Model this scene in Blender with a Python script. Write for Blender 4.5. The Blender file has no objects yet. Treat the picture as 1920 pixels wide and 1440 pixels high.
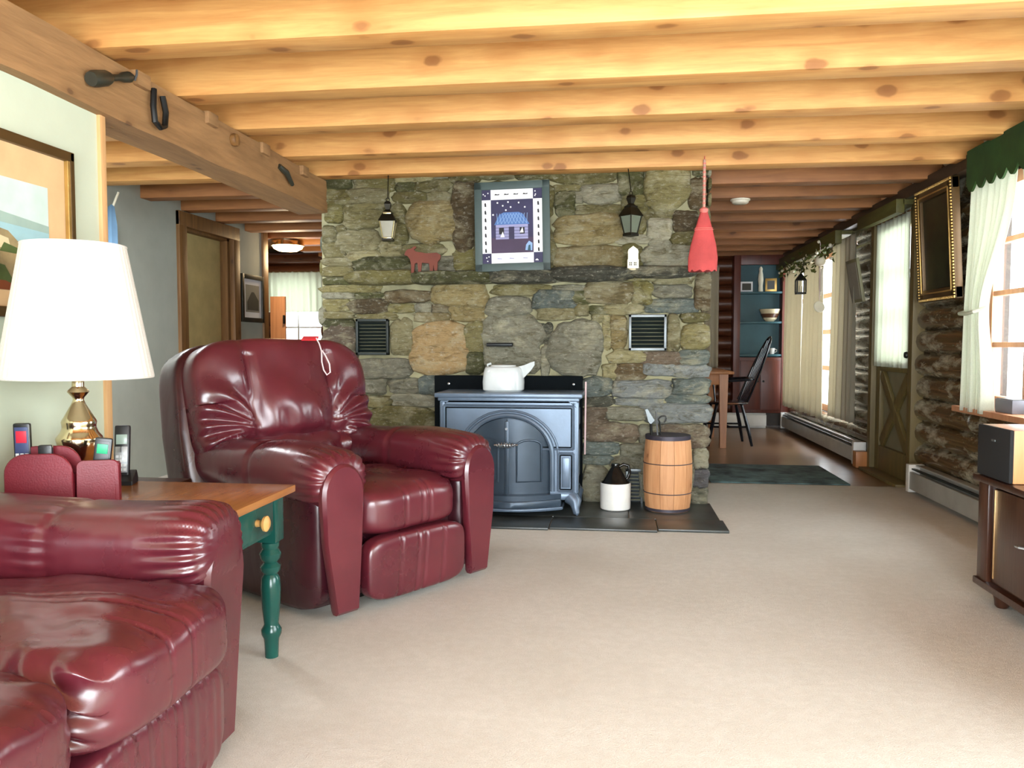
import bpy, bmesh, math, random
from mathutils import Vector, Matrix, noise as mnoise
R = random.Random(7)
pi = math.pi
SC = bpy.context.scene
COL = SC.collection

# ------------------------------------------------------------------ camera, world, lights, exposure
cd = bpy.data.cameras.new('camera'); cam = bpy.data.objects.new('camera', cd); COL.objects.link(cam)
cd.sensor_fit = 'HORIZONTAL'; cd.sensor_width = 36.0; cd.lens = 36.0 * 1500 / 1920; cd.clip_start = 0.02; cd.clip_end = 200
cam.location = (0, 0, 1.06)
_yaw = math.atan2(190, 1500); _pit = math.atan2(75, math.hypot(1500, 190))
cam.rotation_euler = (pi / 2 - _pit, 0, _yaw)
SC.camera = cam

W = bpy.data.worlds.new('sky'); SC.world = W; W.use_nodes = True
wb = W.node_tree.nodes['Background']
wb.inputs[0].default_value = (0.86, 0.93, 1.0, 1); wb.inputs[1].default_value = 3.2

SC.view_settings.view_transform = 'Standard'; SC.view_settings.look = 'None'
SC.view_settings.gamma = 1.0; SC.view_settings.use_curve_mapping = False
SC.view_settings.exposure = 0.9
SC.cycles.max_bounces = 8; SC.cycles.diffuse_bounces = 5; SC.cycles.transparent_max_bounces = 12
SC.cycles.sample_clamp_indirect = 3.0; SC.cycles.blur_glossy = 0.8; SC.cycles.adaptive_threshold = 0.006; SC.cycles.caustics_reflective = False; SC.cycles.caustics_refractive = False
SC.cycles.use_denoising = True

def area(name, loc, rot, sx, sy, power, col):
    l = bpy.data.lights.new(name, 'AREA'); l.shape = 'RECTANGLE'; l.size = sx; l.size_y = sy; l.energy = power; l.color = col
    o = bpy.data.objects.new(name, l); o.location = loc; o.rotation_euler = rot; COL.objects.link(o); return o
DAY = (0.90, 0.96, 1.0)
area('daylight_unseen_rear', (0.1, -1.62, 1.02), (pi / 2, 0, 0), 3.3, 1.8, 205, DAY)  # unseen glazing, stretched low and moved close to light the joist faces
area('daylight_near_window', (2.55, 4.45, 1.35), (0, pi / 2, 0), 1.2, 1.5, 34, DAY)
area('daylight_side_window', (2.55, 1.2, 1.35), (0, pi / 2, 0), 1.2, 2.2, 70, DAY)
area('daylight_dining_window', (2.6, 9.2, 1.2), (0, pi / 2, 0), 1.4, 2.6, 40, DAY)
area('daylight_door', (2.5, 6.65, 1.5), (0, pi / 2, 0), 1.0, 0.6, 20, DAY)
area('hall_fill_rear', (-2.9, -1.62, 1.45), (pi / 2, 0, 0), 1.0, 1.0, 120, DAY)  # added light behind the partition to brighten the dark hall
area('hall_fill_light', (-3.15, 4.35, 2.12), (0, 0, 0), 0.4, 0.4, 28, (0.95, 0.97, 1.0))  # unseen fill added to brighten the hall wall, no fixture
area('daylight_back_window', (1.1, 10.62, 1.4), (-pi / 2, 0, 0), 0.35, 1.1, 5, DAY)
area('daylight_hall_window', (-4.35, 10.75, 1.5), (-pi / 2, 0, 0), 0.6, 0.8, 14, DAY)

# ------------------------------------------------------------------ materials
def c(r, g, b):
    f = lambda v: (v / 255 / 12.92) if v <= 10 else ((v / 255 + 0.055) / 1.055) ** 2.4
    return (f(r), f(g), f(b), 1)

class NT:
    def __init__(s, name):
        s.m = bpy.data.materials.new(name); s.m.use_nodes = True
        s.t = s.m.node_tree; s.b = s.t.nodes['Principled BSDF']; s.out = s.t.nodes['Material Output']
    def n(s, typ, **kw):
        nd = s.t.nodes.new(typ)
        for k, v in kw.items():
            if k.startswith('i_'): nd.inputs[k[2:].replace('_', ' ')].default_value = v
            else: setattr(nd, k, v)
        return nd
    def l(s, a, b): s.t.links.new(a, b)
    def ramp(s, src, stops):
        r = s.n('ShaderNodeValToRGB'); e = r.color_ramp.elements
        while len(e) < len(stops): e.new(0.5)
        for k, (p, col) in zip(e, stops): k.position = p; k.color = col
        s.l(src, r.inputs[0]); return r.outputs[0]
    def mix(s, fac, a, b, mode='MIX'):
        m = s.n('ShaderNodeMix', data_type='RGBA', blend_type=mode)
        for sock, v in ((m.inputs[0], fac), (m.inputs[6], a), (m.inputs[7], b)):
            if hasattr(v, 'is_linked'): s.l(v, sock)
            else: sock.default_value = v
        return m.outputs[2]
    def bump(s, h, strength, dist=0.01, prev=None):
        b = s.n('ShaderNodeBump'); b.inputs['Strength'].default_value = strength; b.inputs['Distance'].default_value = dist
        s.l(h, b.inputs['Height'])
        if prev: s.l(prev, b.inputs['Normal'])
        return b.outputs[0]
    def coords(s, scale=(1, 1, 1), rnd=True):
        tc = s.n('ShaderNodeTexCoord'); mp = s.n('ShaderNodeMapping'); mp.inputs['Scale'].default_value = scale
        if rnd:
            oi = s.n('ShaderNodeObjectInfo'); ma = s.n('ShaderNodeMath', operation='MULTIPLY'); ma.inputs[1].default_value = 37.0
            s.l(oi.outputs['Random'], ma.inputs[0])
            va = s.n('ShaderNodeVectorMath', operation='ADD'); s.l(tc.outputs['Object'], va.inputs[0]); s.l(ma.outputs[0], va.inputs[1])
            s.l(va.outputs[0], mp.inputs[0])
        else: s.l(tc.outputs['Object'], mp.inputs[0])
        return mp.outputs[0]
    def noise(s, vec, scale, detail=4, rough=0.55, dist=0.0):
        n = s.n('ShaderNodeTexNoise'); n.inputs['Scale'].default_value = scale; n.inputs['Detail'].default_value = detail
        n.inputs['Roughness'].default_value = rough; n.inputs['Distortion'].default_value = dist
        s.l(vec, n.inputs['Vector']); return n.outputs['Fac']
    def set(s, **kw):
        for k, v in kw.items(): s.b.inputs[k.replace('_', ' ')].default_value = v

def plain(name, col, rough=0.5, metal=0.0, bump=0.0, bscale=80, vary=0.08, spec=0.5):
    t = NT(name); v = t.coords()
    n = t.noise(v, 6, 5)
    dk = tuple(x * (1 - vary * 2) for x in col[:3]) + (1,); lt = tuple(min(1, x * (1 + vary)) for x in col[:3]) + (1,)
    t.l(t.ramp(n, [(0.3, dk), (0.7, lt)]), t.b.inputs['Base Color'])
    t.set(Roughness=rough, Metallic=metal); t.b.inputs['Specular IOR Level'].default_value = spec
    if bump: t.l(t.bump(t.noise(v, bscale, 3), bump, 0.004), t.b.inputs['Normal'])
    return t.m

def wood(name, light, dark, axis=0, rough=0.55, knots=0.0, knotcol=None, grain=9.0, bump=0.15, coat=0.0, painted_sheen=None):
    t = NT(name)
    sc = [1.0, 1.0, 1.0]
    for i in range(3):
        if i != axis: sc[i] = grain
    sc[axis] = 0.7
    v = t.coords(tuple(sc))
    n1 = t.noise(v, 2.2, 6, 0.6, 0.8); n2 = t.noise(v, 9, 4, 0.6, 0.3)
    mid = tuple((a + b) / 2 for a, b in zip(light, dark))
    col = t.ramp(n1, [(0.25, dark), (0.48, mid), (0.72, light)])
    col = t.mix(0.22, col, t.ramp(n2, [(0.3, dark), (0.7, light)]))
    if knots:
        ks = [6.4, 6.4, 6.4]; ks[axis] = 3.8
        kv = t.coords(tuple(ks))
        nz = t.n('ShaderNodeTexNoise'); nz.inputs['Scale'].default_value = 3.0; t.l(kv, nz.inputs['Vector'])
        va = t.n('ShaderNodeVectorMath', operation='MULTIPLY_ADD'); va.inputs[1].default_value = (0.16, 0.16, 0.16)
        t.l(nz.outputs['Color'], va.inputs[0]); t.l(kv, va.inputs[2])
        vo = t.n('ShaderNodeTexVoronoi'); vo.inputs['Scale'].default_value = 1.0; t.l(va.outputs[0], vo.inputs['Vector'])
        kc = knotcol or c(96, 52, 24)
        f = t.ramp(vo.outputs['Distance'], [(0.0, (1, 1, 1, 1)), (knots * 0.72, (0.85, 0.85, 0.85, 1)), (knots, (0, 0, 0, 1))])
        col = t.mix(f, col, kc)
        halo = t.ramp(vo.outputs['Distance'], [(knots, (0.5, 0.5, 0.5, 1)), (knots * 2.4, (0, 0, 0, 1))])
        col = t.mix(halo, col, dark)
    if painted_sheen:  # pale patches painted in place of highlights on the logs
        wn = t.noise(t.coords((2.4, 1.3, 4.0)), 2.4, 6, 0.7, 0.2)
        col = t.mix(t.ramp(wn, [(0.48, (0, 0, 0, 1)), (0.64, (0.85, 0.85, 0.85, 1))]), col, painted_sheen)
    t.l(col, t.b.inputs['Base Color']); t.set(Roughness=rough)
    if coat: t.b.inputs['Coat Weight'].default_value = coat
    t.l(t.bump(n2, bump, 0.004), t.b.inputs['Normal'])
    return t.m

def stone_mat():
    t = NT('field_stone'); v = t.coords((1, 1, 1.9)); oi = t.n('ShaderNodeObjectInfo')
    n = t.noise(v, 8, 9, 0.72, 1.2); n2 = t.noise(v, 30, 6, 0.72); n3 = t.noise(v, 4.0, 5, 0.65, 0.8)
    st = t.noise(t.coords((2.5, 2.5, 15)), 3, 6, 0.7, 0.8)
    K1 = (1, 1, 1, 1); K0 = (0, 0, 0, 1)
    col = oi.outputs['Color']
    col = t.mix(t.ramp(n, [(0.34, (0.9,) * 3 + (1,)), (0.5, K0)]), col, (0.38, 0.34, 0.20, 1), 'MULTIPLY')
    col = t.mix(t.ramp(n3, [(0.5, K0), (0.66, (0.5,) * 3 + (1,))]), col, c(204, 198, 164))
    col = t.mix(t.ramp(st, [(0.32, (0.8,) * 3 + (1,)), (0.43, K0)]), col, (0.42, 0.40, 0.28, 1), 'MULTIPLY')
    col = t.mix(t.ramp(n2, [(0.55, K0), (0.68, (0.55,) * 3 + (1,))]), col, c(214, 211, 192))
    col = t.mix(t.ramp(n2, [(0.31, (0.75,) * 3 + (1,)), (0.42, K0)]), col, (0.45, 0.42, 0.30, 1), 'MULTIPLY')
    t.l(col, t.b.inputs['Base Color']); t.set(Roughness=0.75)
    b = t.bump(n, 1.0, 0.04); b = t.bump(n2, 0.8, 0.016, b); b = t.bump(st, 0.9, 0.03, b)
    t.l(b, t.b.inputs['Normal']); return t.m

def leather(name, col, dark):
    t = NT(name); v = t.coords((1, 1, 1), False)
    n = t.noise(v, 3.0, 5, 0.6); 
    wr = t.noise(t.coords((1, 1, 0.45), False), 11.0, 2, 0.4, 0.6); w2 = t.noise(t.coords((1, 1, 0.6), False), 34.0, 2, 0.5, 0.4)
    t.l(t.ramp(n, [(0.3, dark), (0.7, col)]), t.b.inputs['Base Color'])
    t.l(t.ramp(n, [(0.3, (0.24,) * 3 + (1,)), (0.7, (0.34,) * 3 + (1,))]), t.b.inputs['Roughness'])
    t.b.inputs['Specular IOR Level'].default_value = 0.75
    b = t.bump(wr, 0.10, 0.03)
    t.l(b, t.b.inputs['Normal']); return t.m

def cloth(name, col, trans=0.45, rough=0.9):
    t = NT(name); d = t.n('ShaderNodeBsdfDiffuse'); tr = t.n('ShaderNodeBsdfTranslucent'); mx = t.n('ShaderNodeMixShader')
    v = t.coords((1, 1, 1)); n = t.noise(v, 180, 2); cc = t.ramp(n, [(0.3, tuple(x * 0.9 for x in col[:3]) + (1,)), (0.7, col)])
    t.l(cc, d.inputs[0]); t.l(cc, tr.inputs[0]); mx.inputs[0].default_value = trans
    t.l(d.outputs[0], mx.inputs[1]); t.l(tr.outputs[0], mx.inputs[2]); t.l(mx.outputs[0], t.out.inputs[0]); return t.m

def glass_mat():
    t = NT('window_glass'); g = t.n('ShaderNodeBsdfGlossy'); g.inputs['Roughness'].default_value = 0.03
    tr = t.n('ShaderNodeBsdfTransparent'); tr.inputs[0].default_value = (0.97, 0.98, 0.98, 1)
    fr = t.n('ShaderNodeFresnel'); fr.inputs[0].default_value = 1.3; mx = t.n('ShaderNodeMixShader')
    ge = t.n('ShaderNodeNewGeometry'); inv = t.n('ShaderNodeMath', operation='SUBTRACT'); inv.inputs[0].default_value = 1.0; t.l(ge.outputs['Backfacing'], inv.inputs[1])
    ml = t.n('ShaderNodeMath', operation='MULTIPLY'); t.l(fr.outputs[0], ml.inputs[0]); t.l(inv.outputs[0], ml.inputs[1])
    t.l(ml.outputs[0], mx.inputs[0]); t.l(tr.outputs[0], mx.inputs[1]); t.l(g.outputs[0], mx.inputs[2]); t.l(mx.outputs[0], t.out.inputs[0]); return t.m

def carpet_mat():
    t = NT('carpet'); v = t.coords((1, 1, 1), False)
    n = t.noise(v, 2.2, 4, 0.6); f = t.noise(v, 260, 3, 0.7); g = t.noise(v, 26, 4, 0.65)
    col = t.ramp(n, [(0.3, c(205, 200, 190)), (0.7, c(216, 212, 203))])
    col = t.mix(t.ramp(f, [(0.35, (0.5,) * 3 + (1,)), (0.6, (0, 0, 0, 1))]), col, c(170, 163, 149))
    col = t.mix(t.ramp(g, [(0.4, (0.25,) * 3 + (1,)), (0.6, (0, 0, 0, 1))]), col, c(184, 178, 165))
    t.l(col, t.b.inputs['Base Color']); t.set(Roughness=0.95); t.b.inputs['Specular IOR Level'].default_value = 0.1
    t.l(t.bump(f, 0.6, 0.006, t.bump(g, 0.3, 0.01)), t.b.inputs['Normal']); return t.m

def emit(name, col, s):
    t = NT(name); t.b.inputs['Emission Color'].default_value = col; t.b.inputs['Emission Strength'].default_value = s
    t.b.inputs['Base Color'].default_value = col; return t.m

M = dict(
    joist=wood('pine_joist', c(228, 176, 106), c(186, 124, 62), 0, 0.6, 0.2, c(92, 48, 20)), joistd=wood('dark_joist', c(168, 112, 64), c(122, 76, 40), 0, 0.6, 0.15, c(70, 38, 18)),
    deck=wood('deck_board', c(176, 120, 66), c(128, 80, 40), 0, 0.65, 0.1),
    beam=wood('hewn_beam', c(172, 130, 84), c(116, 84, 50), 1, 0.75, 0.1, c(70, 40, 20), 6, 0.7),
    log=wood('varnished_log', c(104, 84, 50), c(56, 40, 24), 1, 0.26, 0.08, c(48, 30, 18), 8, 0.3, 0.6, c(190, 188, 166)),
    logx=wood('varnished_log_back', c(112, 62, 34), c(62, 32, 18), 0, 0.4, 0.08, c(40, 22, 14), 8, 0.3, 0.2),
    trim=wood('pine_trim', c(222, 178, 126), c(190, 142, 92), 2, 0.5),
    casing=wood('aged_casing', c(138, 98, 52), c(88, 58, 28), 2, 0.55, 0.1, c(60, 36, 18)),
    dooro=wood('door_wood', c(116, 100, 56), c(82, 70, 38), 2, 0.5),
    doory=plain('door_paint', c(206, 186, 128), 0.5),
    wall=plain('wall_paint', c(192, 199, 176), 0.85, 0, 0.1, 60, 0.02),
    wallg=plain('hall_wall_paint', c(176, 182, 172), 0.85, 0, 0.1, 60, 0.03),
    mortar=plain('mortar', c(150, 146, 114), 0.95, 0, 0.9, 40, 0.2),
    stone=stone_mat(), slate=plain('slate', c(58, 62, 60), 0.35, 0, 0.3, 22, 0.2),
    carpet=carpet_mat(), woodfloor=wood('wood_floor', c(144, 114, 84), c(112, 84, 60), 0, 0.28, 0, None, 8, 0.05),
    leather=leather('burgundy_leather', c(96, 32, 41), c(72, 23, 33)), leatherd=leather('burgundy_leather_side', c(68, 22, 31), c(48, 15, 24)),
    green=plain('green_paint', c(22, 74, 66), 0.22, 0, 0, 80, 0.1), tabletop=wood('honey_top', c(172, 118, 68), c(132, 84, 44), 1, 0.2),
    knob=wood('pale_knob', c(212, 166, 100), c(186, 136, 76), 0, 0.35),
    brass=plain('brass', c(232, 214, 178), 0.14, 1.0, 0, 80, 0.03), shade=cloth('shade_linen', (0.92, 0.90, 0.84, 1), 0.35),
    redleather=plain('red_leatherette', c(112, 26, 38), 0.45, 0, 0.15, 200, 0.1), stitch=plain('pale_stitch', c(206, 150, 140), 0.7),
    black=plain('black_plastic', c(24, 26, 28), 0.35), silver=plain('silver_plastic', c(176, 182, 186), 0.3, 0.4), keys=plain('pale_keys', c(214, 220, 222), 0.4),
    screen=plain('grey_screen', c(150, 170, 160), 0.2), navykey=plain('navy_plastic', c(56, 66, 104), 0.4), redkey=plain('red_keys', c(190, 40, 60), 0.4),
    greenkey=plain('green_key', c(30, 160, 110), 0.4),
    iron=plain('cast_iron', c(98, 114, 132), 0.34, 0.35, 0.06, 90, 0.1), irond=plain('dark_cast_iron', c(62, 76, 90), 0.36, 0.35, 0.06, 90, 0.1),
    blackiron=plain('black_iron', c(30, 30, 28), 0.45, 0.5, 0.1, 60), blackplate=plain('black_plate', c(8, 13, 16), 0.9, 0.0, 0, 80, 0.05, 0.1),
    enamel=plain('white_enamel', c(204, 210, 210), 0.18), stoneware=plain('white_stoneware', c(226, 226, 220), 0.2), blackglaze=plain('black_glaze', c(22, 22, 20), 0.15),
    stave=wood('barrel_stave', c(216, 164, 116), c(172, 116, 74), 2, 0.6, 0.1, c(96, 50, 28)), hoop=plain('hoop_iron', c(66, 62, 72), 0.5, 0.4),
    steel=plain('bright_steel', c(190, 196, 200), 0.25, 0.9), vent=plain('vent_green', c(34, 42, 40), 0.4, 0.3), ventg=plain('vent_grey', c(98, 104, 106), 0.35, 0.5),
    void=plain('dark_void', c(12, 14, 14), 0.9),
    broom=plain('red_straw', c(190, 70, 68), 0.75, 0, 0.6, 120, 0.15), rope=plain('red_white_cord', c(206, 160, 140), 0.8, 0, 0.4, 90, 0.2), redcord=plain('red_band', c(222, 120, 110), 0.7),
    lanternglass=plain('smoky_glass', c(150, 146, 128), 0.12, 0.0, 0, 80, 0.1), lanterndk=plain('lantern_dark', c(34, 30, 18), 0.45, 0.6), lanternhi=plain('lantern_brass', c(196, 184, 140), 0.25, 0.8),
    frameteal=plain('teal_frame', c(64, 80, 78), 0.55, 0, 0.15, 60, 0.1), white=plain('white_paper', c(238, 238, 240), 0.7, 0, 0, 80, 0.02),
    navy=plain('night_print', c(44, 40, 78), 0.6, 0, 0, 80, 0.15), purple=plain('ground_print', c(64, 46, 74), 0.6), bluep=plain('blue_roof_print', c(74, 112, 172), 0.6), bluel=plain('blue_light_print', c(140, 172, 212), 0.6), lilac=plain('lilac_print', c(150, 150, 190), 0.6),
    inkd=plain('black_ink', c(30, 28, 34), 0.7), tealp=plain('teal_print', c(36, 78, 92), 0.6),
    rust=plain('rusty_red_metal', c(116, 60, 46), 0.7, 0.1, 0.2, 40), whitepaint=plain('white_paint', c(240, 236, 214), 0.5), 
    gold=plain('gilt', c(196, 160, 92), 0.35, 0.7, 0.2, 60, 0.15), giltdark=plain('dark_gilt', c(84, 62, 30), 0.4, 0.4), canvas=plain('dark_canvas', c(38, 44, 24), 0.3, 0, 0, 80, 0.4),
    mat=plain('mat_board', c(214, 176, 128), 0.8), skyp=plain('painted_sky', c(196, 214, 204), 0.7), seap=plain('painted_sea', c(150, 186, 190), 0.7), hillp=plain('painted_hill', c(150, 172, 160), 0.7), rockp=plain('painted_rock', c(150, 132, 92), 0.7, 0, 0, 80, 0.4), rockl=plain('painted_pale_rock', c(206, 192, 150), 0.7), grassp=plain('painted_grass', c(72, 88, 40), 0.7, 0, 0, 80, 0.3), rustp=plain('painted_red_earth', c(118, 58, 26), 0.7),
    curtain=cloth('white_curtain', (0.72, 0.74, 0.64, 1), 0.45), curtaind=cloth('cream_curtain', (0.62, 0.57, 0.44, 1), 0.42),
    valance=plain('green_felt', c(40, 72, 22), 0.9, 0, 0.2, 200, 0.2), olive=wood('olive_board', c(96, 92, 36), c(66, 62, 22), 1, 0.6), darkb=wood('dark_board', c(60, 44, 26), c(38, 28, 16), 1, 0.5),
    glass=glass_mat(), sash=wood('sash_wood', c(214, 160, 122), c(182, 126, 90), 2, 0.5), heater=plain('heater_enamel', c(176, 178, 172), 0.35, 0.2), heaterw=plain('heater_end', c(226, 226, 220), 0.4),
    walnut=wood('dark_walnut', c(74, 42, 26), c(44, 24, 16), 2, 0.28), oakside=wood('oak_veneer', c(216, 158, 108), c(186, 126, 78), 2, 0.3), grille=plain('black_grille', c(18, 20, 22), 0.85, 0, 0.3, 400), goldline=plain('brass_line', c(196, 160, 112), 0.3, 0.6),
    hutchred=wood('red_brown_wood', c(104, 48, 32), c(70, 30, 20), 2, 0.4), teal=plain('teal_paint', c(38, 82, 90), 0.5), tablew=wood('pine_table', c(190, 128, 76), c(146, 92, 50), 2, 0.4), chairb=plain('black_lacquer', c(18, 20, 26), 0.18),
    seatw=wood('seat_rim', c(120, 80, 52), c(80, 48, 30), 0, 0.3), cream=plain('cream_glaze', c(222, 210, 176), 0.3), brownglaze=plain('brown_glaze', c(92, 62, 44), 0.3),
    rug=plain('blue_green_rug', c(80, 102, 102), 0.95, 0, 0.5, 90, 0.45), litlog=plain('white_lit_log', c(214, 212, 196), 0.8), blue=plain('blue_cloth', c(96, 130, 160), 0.8), leaf=plain('garland_leaf', c(74, 84, 30), 0.6), berry=plain('pale_blossom', c(232, 224, 200), 0.6),
    lampglow=emit('lamp_glow', (1.0, 0.72, 0.36, 1), 14), plastic=plain('white_plastic', c(234, 226, 206), 0.4), redtag=plain('red_card', c(206, 44, 52), 0.5), string=plain('white_cord', c(226, 206, 206), 0.7),
    pot=plain('grey_pot', c(120, 124, 134), 0.5), blueglow=plain('shell_disc', c(240, 236, 216), 0.3), photo=plain('sepia_print', c(150, 146, 132), 0.7), barn=plain('dark_barn_print', c(70, 68, 60), 0.7), dkframe=plain('black_frame', c(46, 46, 36), 0.4), sidegrey=plain('grey_frame_side', c(126, 122, 92), 0.5),
)

# ------------------------------------------------------------------ mesh helpers
class G:
    def __init__(s): s.v = []; s.f = []; s.mi = []; s.mats = []; s.cur = 0
    def m(s, mat):
        if mat not in s.mats: s.mats.append(mat)
        s.cur = s.mats.index(mat); return s
    def add(s, vs, fs, T=None):
        o = len(s.v)
        s.v += [tuple(T @ Vector(p)) for p in vs] if T else [tuple(p) for p in vs]
        s.f += [tuple(i + o for i in f) for f in fs]; s.mi += [s.cur] * len(fs); return s
    def box(s, x0, x1, y0, y1, z0, z1, b=0.0, T=None):
        if x0 > x1: x0, x1 = x1, x0
        if y0 > y1: y0, y1 = y1, y0
        if z0 > z1: z0, z1 = z1, z0
        b = min(b, (x1 - x0) * .45, (y1 - y0) * .45, (z1 - z0) * .45)
        if b <= 0:
            vs = [(x, y, z) for x in (x0, x1) for y in (y0, y1) for z in (z0, z1)]
            return s.add(vs, [(0, 1, 3, 2), (4, 6, 7, 5), (0, 4, 5, 1), (2, 3, 7, 6), (0, 2, 6, 4), (1, 5, 7, 3)], T)
        bm = bmesh.new(); bmesh.ops.create_cube(bm, size=1)
        for v in bm.verts: v.co = Vector(((x0 + x1) / 2 + v.co.x * (x1 - x0), (y0 + y1) / 2 + v.co.y * (y1 - y0), (z0 + z1) / 2 + v.co.z * (z1 - z0)))
        bmesh.ops.bevel(bm, geom=bm.edges[:], offset=b, segments=2, profile=0.6, affect='EDGES')
        bm.verts.index_update()
        s.add([v.co[:] for v in bm.verts], [[v.index for v in f.verts] for f in bm.faces], T); bm.free(); return s
    def lathe(s, prof, n=24, at=(0, 0, 0), T=None, mod=None, a0=0.0, a1=2 * pi):
        full = abs(a1 - a0 - 2 * pi) < 1e-6; k = n if full else n + 1; vs = []
        for r, z in prof:
            for i in range(k):
                a = a0 + (a1 - a0) * i / n; rr = r * (mod(a, z) if mod else 1)
                vs.append((at[0] + rr * math.cos(a), at[1] + rr * math.sin(a), at[2] + z))
        fs = []
        for j in range(len(prof) - 1):
            for i in range(n):
                i2 = (i + 1) % k
                fs.append((j * k + i, j * k + i2, (j + 1) * k + i2, (j + 1) * k + i))
        if full:
            if prof[0][0] > 1e-5: fs.append(tuple(range(k - 1, -1, -1)))
            if prof[-1][0] > 1e-5: fs.append(tuple((len(prof) - 1) * k + i for i in range(k)))
        return s.add(vs, fs, T)
    def tube(s, path, r, n=8, T=None, closed=False):
        P = [Vector(p) for p in path]; vs = []; L = len(P)
        rr = r if isinstance(r, (list, tuple)) else [r] * L
        up = None
        for i, p in enumerate(P):
            d = (P[(i + 1) % L] - P[i - 1]) if closed else (P[min(i + 1, L - 1)] - P[max(i - 1, 0)])
            d.normalize()
            if up is None: up = d.orthogonal().normalized()
            up = (up - d * up.dot(d)); up = up.normalized() if up.length > 1e-6 else d.orthogonal().normalized()
            w = d.cross(up)
            for k in range(n):
                a = 2 * pi * k / n; vs.append(tuple(p + (up * math.cos(a) + w * math.sin(a)) * rr[i]))
        fs = [(i * n + k, i * n + (k + 1) % n, ((i + 1) % L) * n + (k + 1) % n, ((i + 1) % L) * n + k) for i in range(L if closed else L - 1) for k in range(n)]
        if not closed: fs += [tuple(range(n - 1, -1, -1)), tuple((L - 1) * n + k for k in range(n))]
        return s.add(vs, fs, T)
    def prism(s, poly, h0, h1, axis=1, T=None, b=0.0):
        # poly in the two other axes (cyclic order); axis = extrusion axis
        def P(u, w, h): return (u, h, w) if axis == 1 else ((h, u, w) if axis == 0 else (u, w, h))
        n = len(poly)
        if b:
            cx = sum(p[0] for p in poly) / n; cy = sum(p[1] for p in poly) / n
            ins = []
            for (u, w) in poly:
                d = math.hypot(u - cx, w - cy) or 1; k = max(0, 1 - b / d); ins.append((cx + (u - cx) * k, cy + (w - cy) * k))
            sg = 1 if h1 > h0 else -1
            rings = [(ins, h0), (poly, h0 + sg * b), (poly, h1 - sg * b), (ins, h1)]
        else: rings = [(poly, h0), (poly, h1)]
        vs = [P(u, w, h) for pl, h in rings for u, w in pl]; fs = []
        for j in range(len(rings) - 1):
            fs += [(j * n + i, j * n + (i + 1) % n, (j + 1) * n + (i + 1) % n, (j + 1) * n + i) for i in range(n)]
        fs += [tuple(range(n - 1, -1, -1)), tuple((len(rings) - 1) * n + i for i in range(n))]
        return s.add(vs, fs, T)
    def puff(s, cx, cy, cz, hx, hy, hz, n=14, e=4.0, fn=None, T=None):
        idx = {}; vs = []; fs = []
        def vid(i, j, k):
            key = (i, j, k)
            if key not in idx:
                p = [math.tan((t / n * 2 - 1) * pi / 4) for t in key]
                m = sum(abs(t) ** e for t in p) ** (-1 / e); q = [t * m for t in p]
                P = Vector((cx + q[0] * hx, cy + q[1] * hy, cz + q[2] * hz))
                if fn: P = Vector(fn(q, P))
                idx[key] = len(vs); vs.append(tuple(P))
            return idx[key]
        for ax in range(3):
            for sd in (0, n):
                for a in range(n):
                    for b in range(n):
                        def K(a, b):
                            t = [0, 0, 0]; t[ax] = sd; t[(ax + 1) % 3] = a; t[(ax + 2) % 3] = b; return vid(*t)
                        q = (K(a, b), K(a + 1, b), K(a + 1, b + 1), K(a, b + 1))
                        fs.append(q if sd else q[::-1])
        return s.add(vs, fs, T)
    def grid(s, nu, nv, fn, T=None):
        vs = [fn(i / nu, j / nv) for j in range(nv + 1) for i in range(nu + 1)]
        fs = [(j * (nu + 1) + i, j * (nu + 1) + i + 1, (j + 1) * (nu + 1) + i + 1, (j + 1) * (nu + 1) + i) for j in range(nv) for i in range(nu)]
        return s.add(vs, fs, T)
    def mesh(s, name, mat=None, smooth=True, ang=0.7):
        me = bpy.data.meshes.new(name); me.from_pydata(s.v, [], s.f)
        ms = s.mats or [mat]
        for q in ms: me.materials.append(q)
        if s.mats:
            for p, i in zip(me.polygons, s.mi): p.material_index = i
        bm = bmesh.new(); bm.from_mesh(me); bmesh.ops.recalc_face_normals(bm, faces=bm.faces)
        if smooth:
            for f in bm.faces: f.smooth = True
            for ed in bm.edges:
                if len(ed.link_faces) == 2 and ed.calc_face_angle(0) > ang: ed.smooth = False
        bm.to_mesh(me); bm.free(); return me
    def obj(s, name, mat=None, parent=None, smooth=True, ang=0.7, world=False, solid=0):
        if world and parent:
            L = parent.location; s.v = [(a - L.x, b - L.y, d - L.z) for a, b, d in s.v]
        o = bpy.data.objects.new(name, s.mesh(name, mat, smooth, ang)); COL.objects.link(o)
        if parent: o.parent = parent
        if solid:
            md = o.modifiers.new('cloth', 'SOLIDIFY'); md.thickness = solid; md.offset = 0
        return o

def tag(o, label=None, cat=None, group=None, kind=None):
    if label: o['label'] = label
    if cat: o['category'] = cat
    if group: o['group'] = group
    if kind: o['kind'] = kind
    return o
def thing(name, label, cat, loc=(0, 0, 0), rz=0.0, group=None):
    o = bpy.data.objects.new(name, None); o.location = loc; o.rotation_euler = (0, 0, rz); o.empty_display_size = 0.1
    COL.objects.link(o); return tag(o, label, cat, group)
def struct(name):
    o = bpy.data.objects.new(name, None); COL.objects.link(o); return tag(o, kind='structure')
def link(name, me, parent, loc=(0, 0, 0), rot=(0, 0, 0), sc=(1, 1, 1), color=None):
    o = bpy.data.objects.new(name, me); COL.objects.link(o); o.parent = parent
    o.location = loc; o.rotation_euler = rot; o.scale = sc
    if color: o.color = color
    return o
def base(o, mesh_loc):            # top-level single mesh: put its origin at its base
    L = Vector(mesh_loc); o.data.transform(Matrix.Translation(-L)); o.location = L; return o
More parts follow.
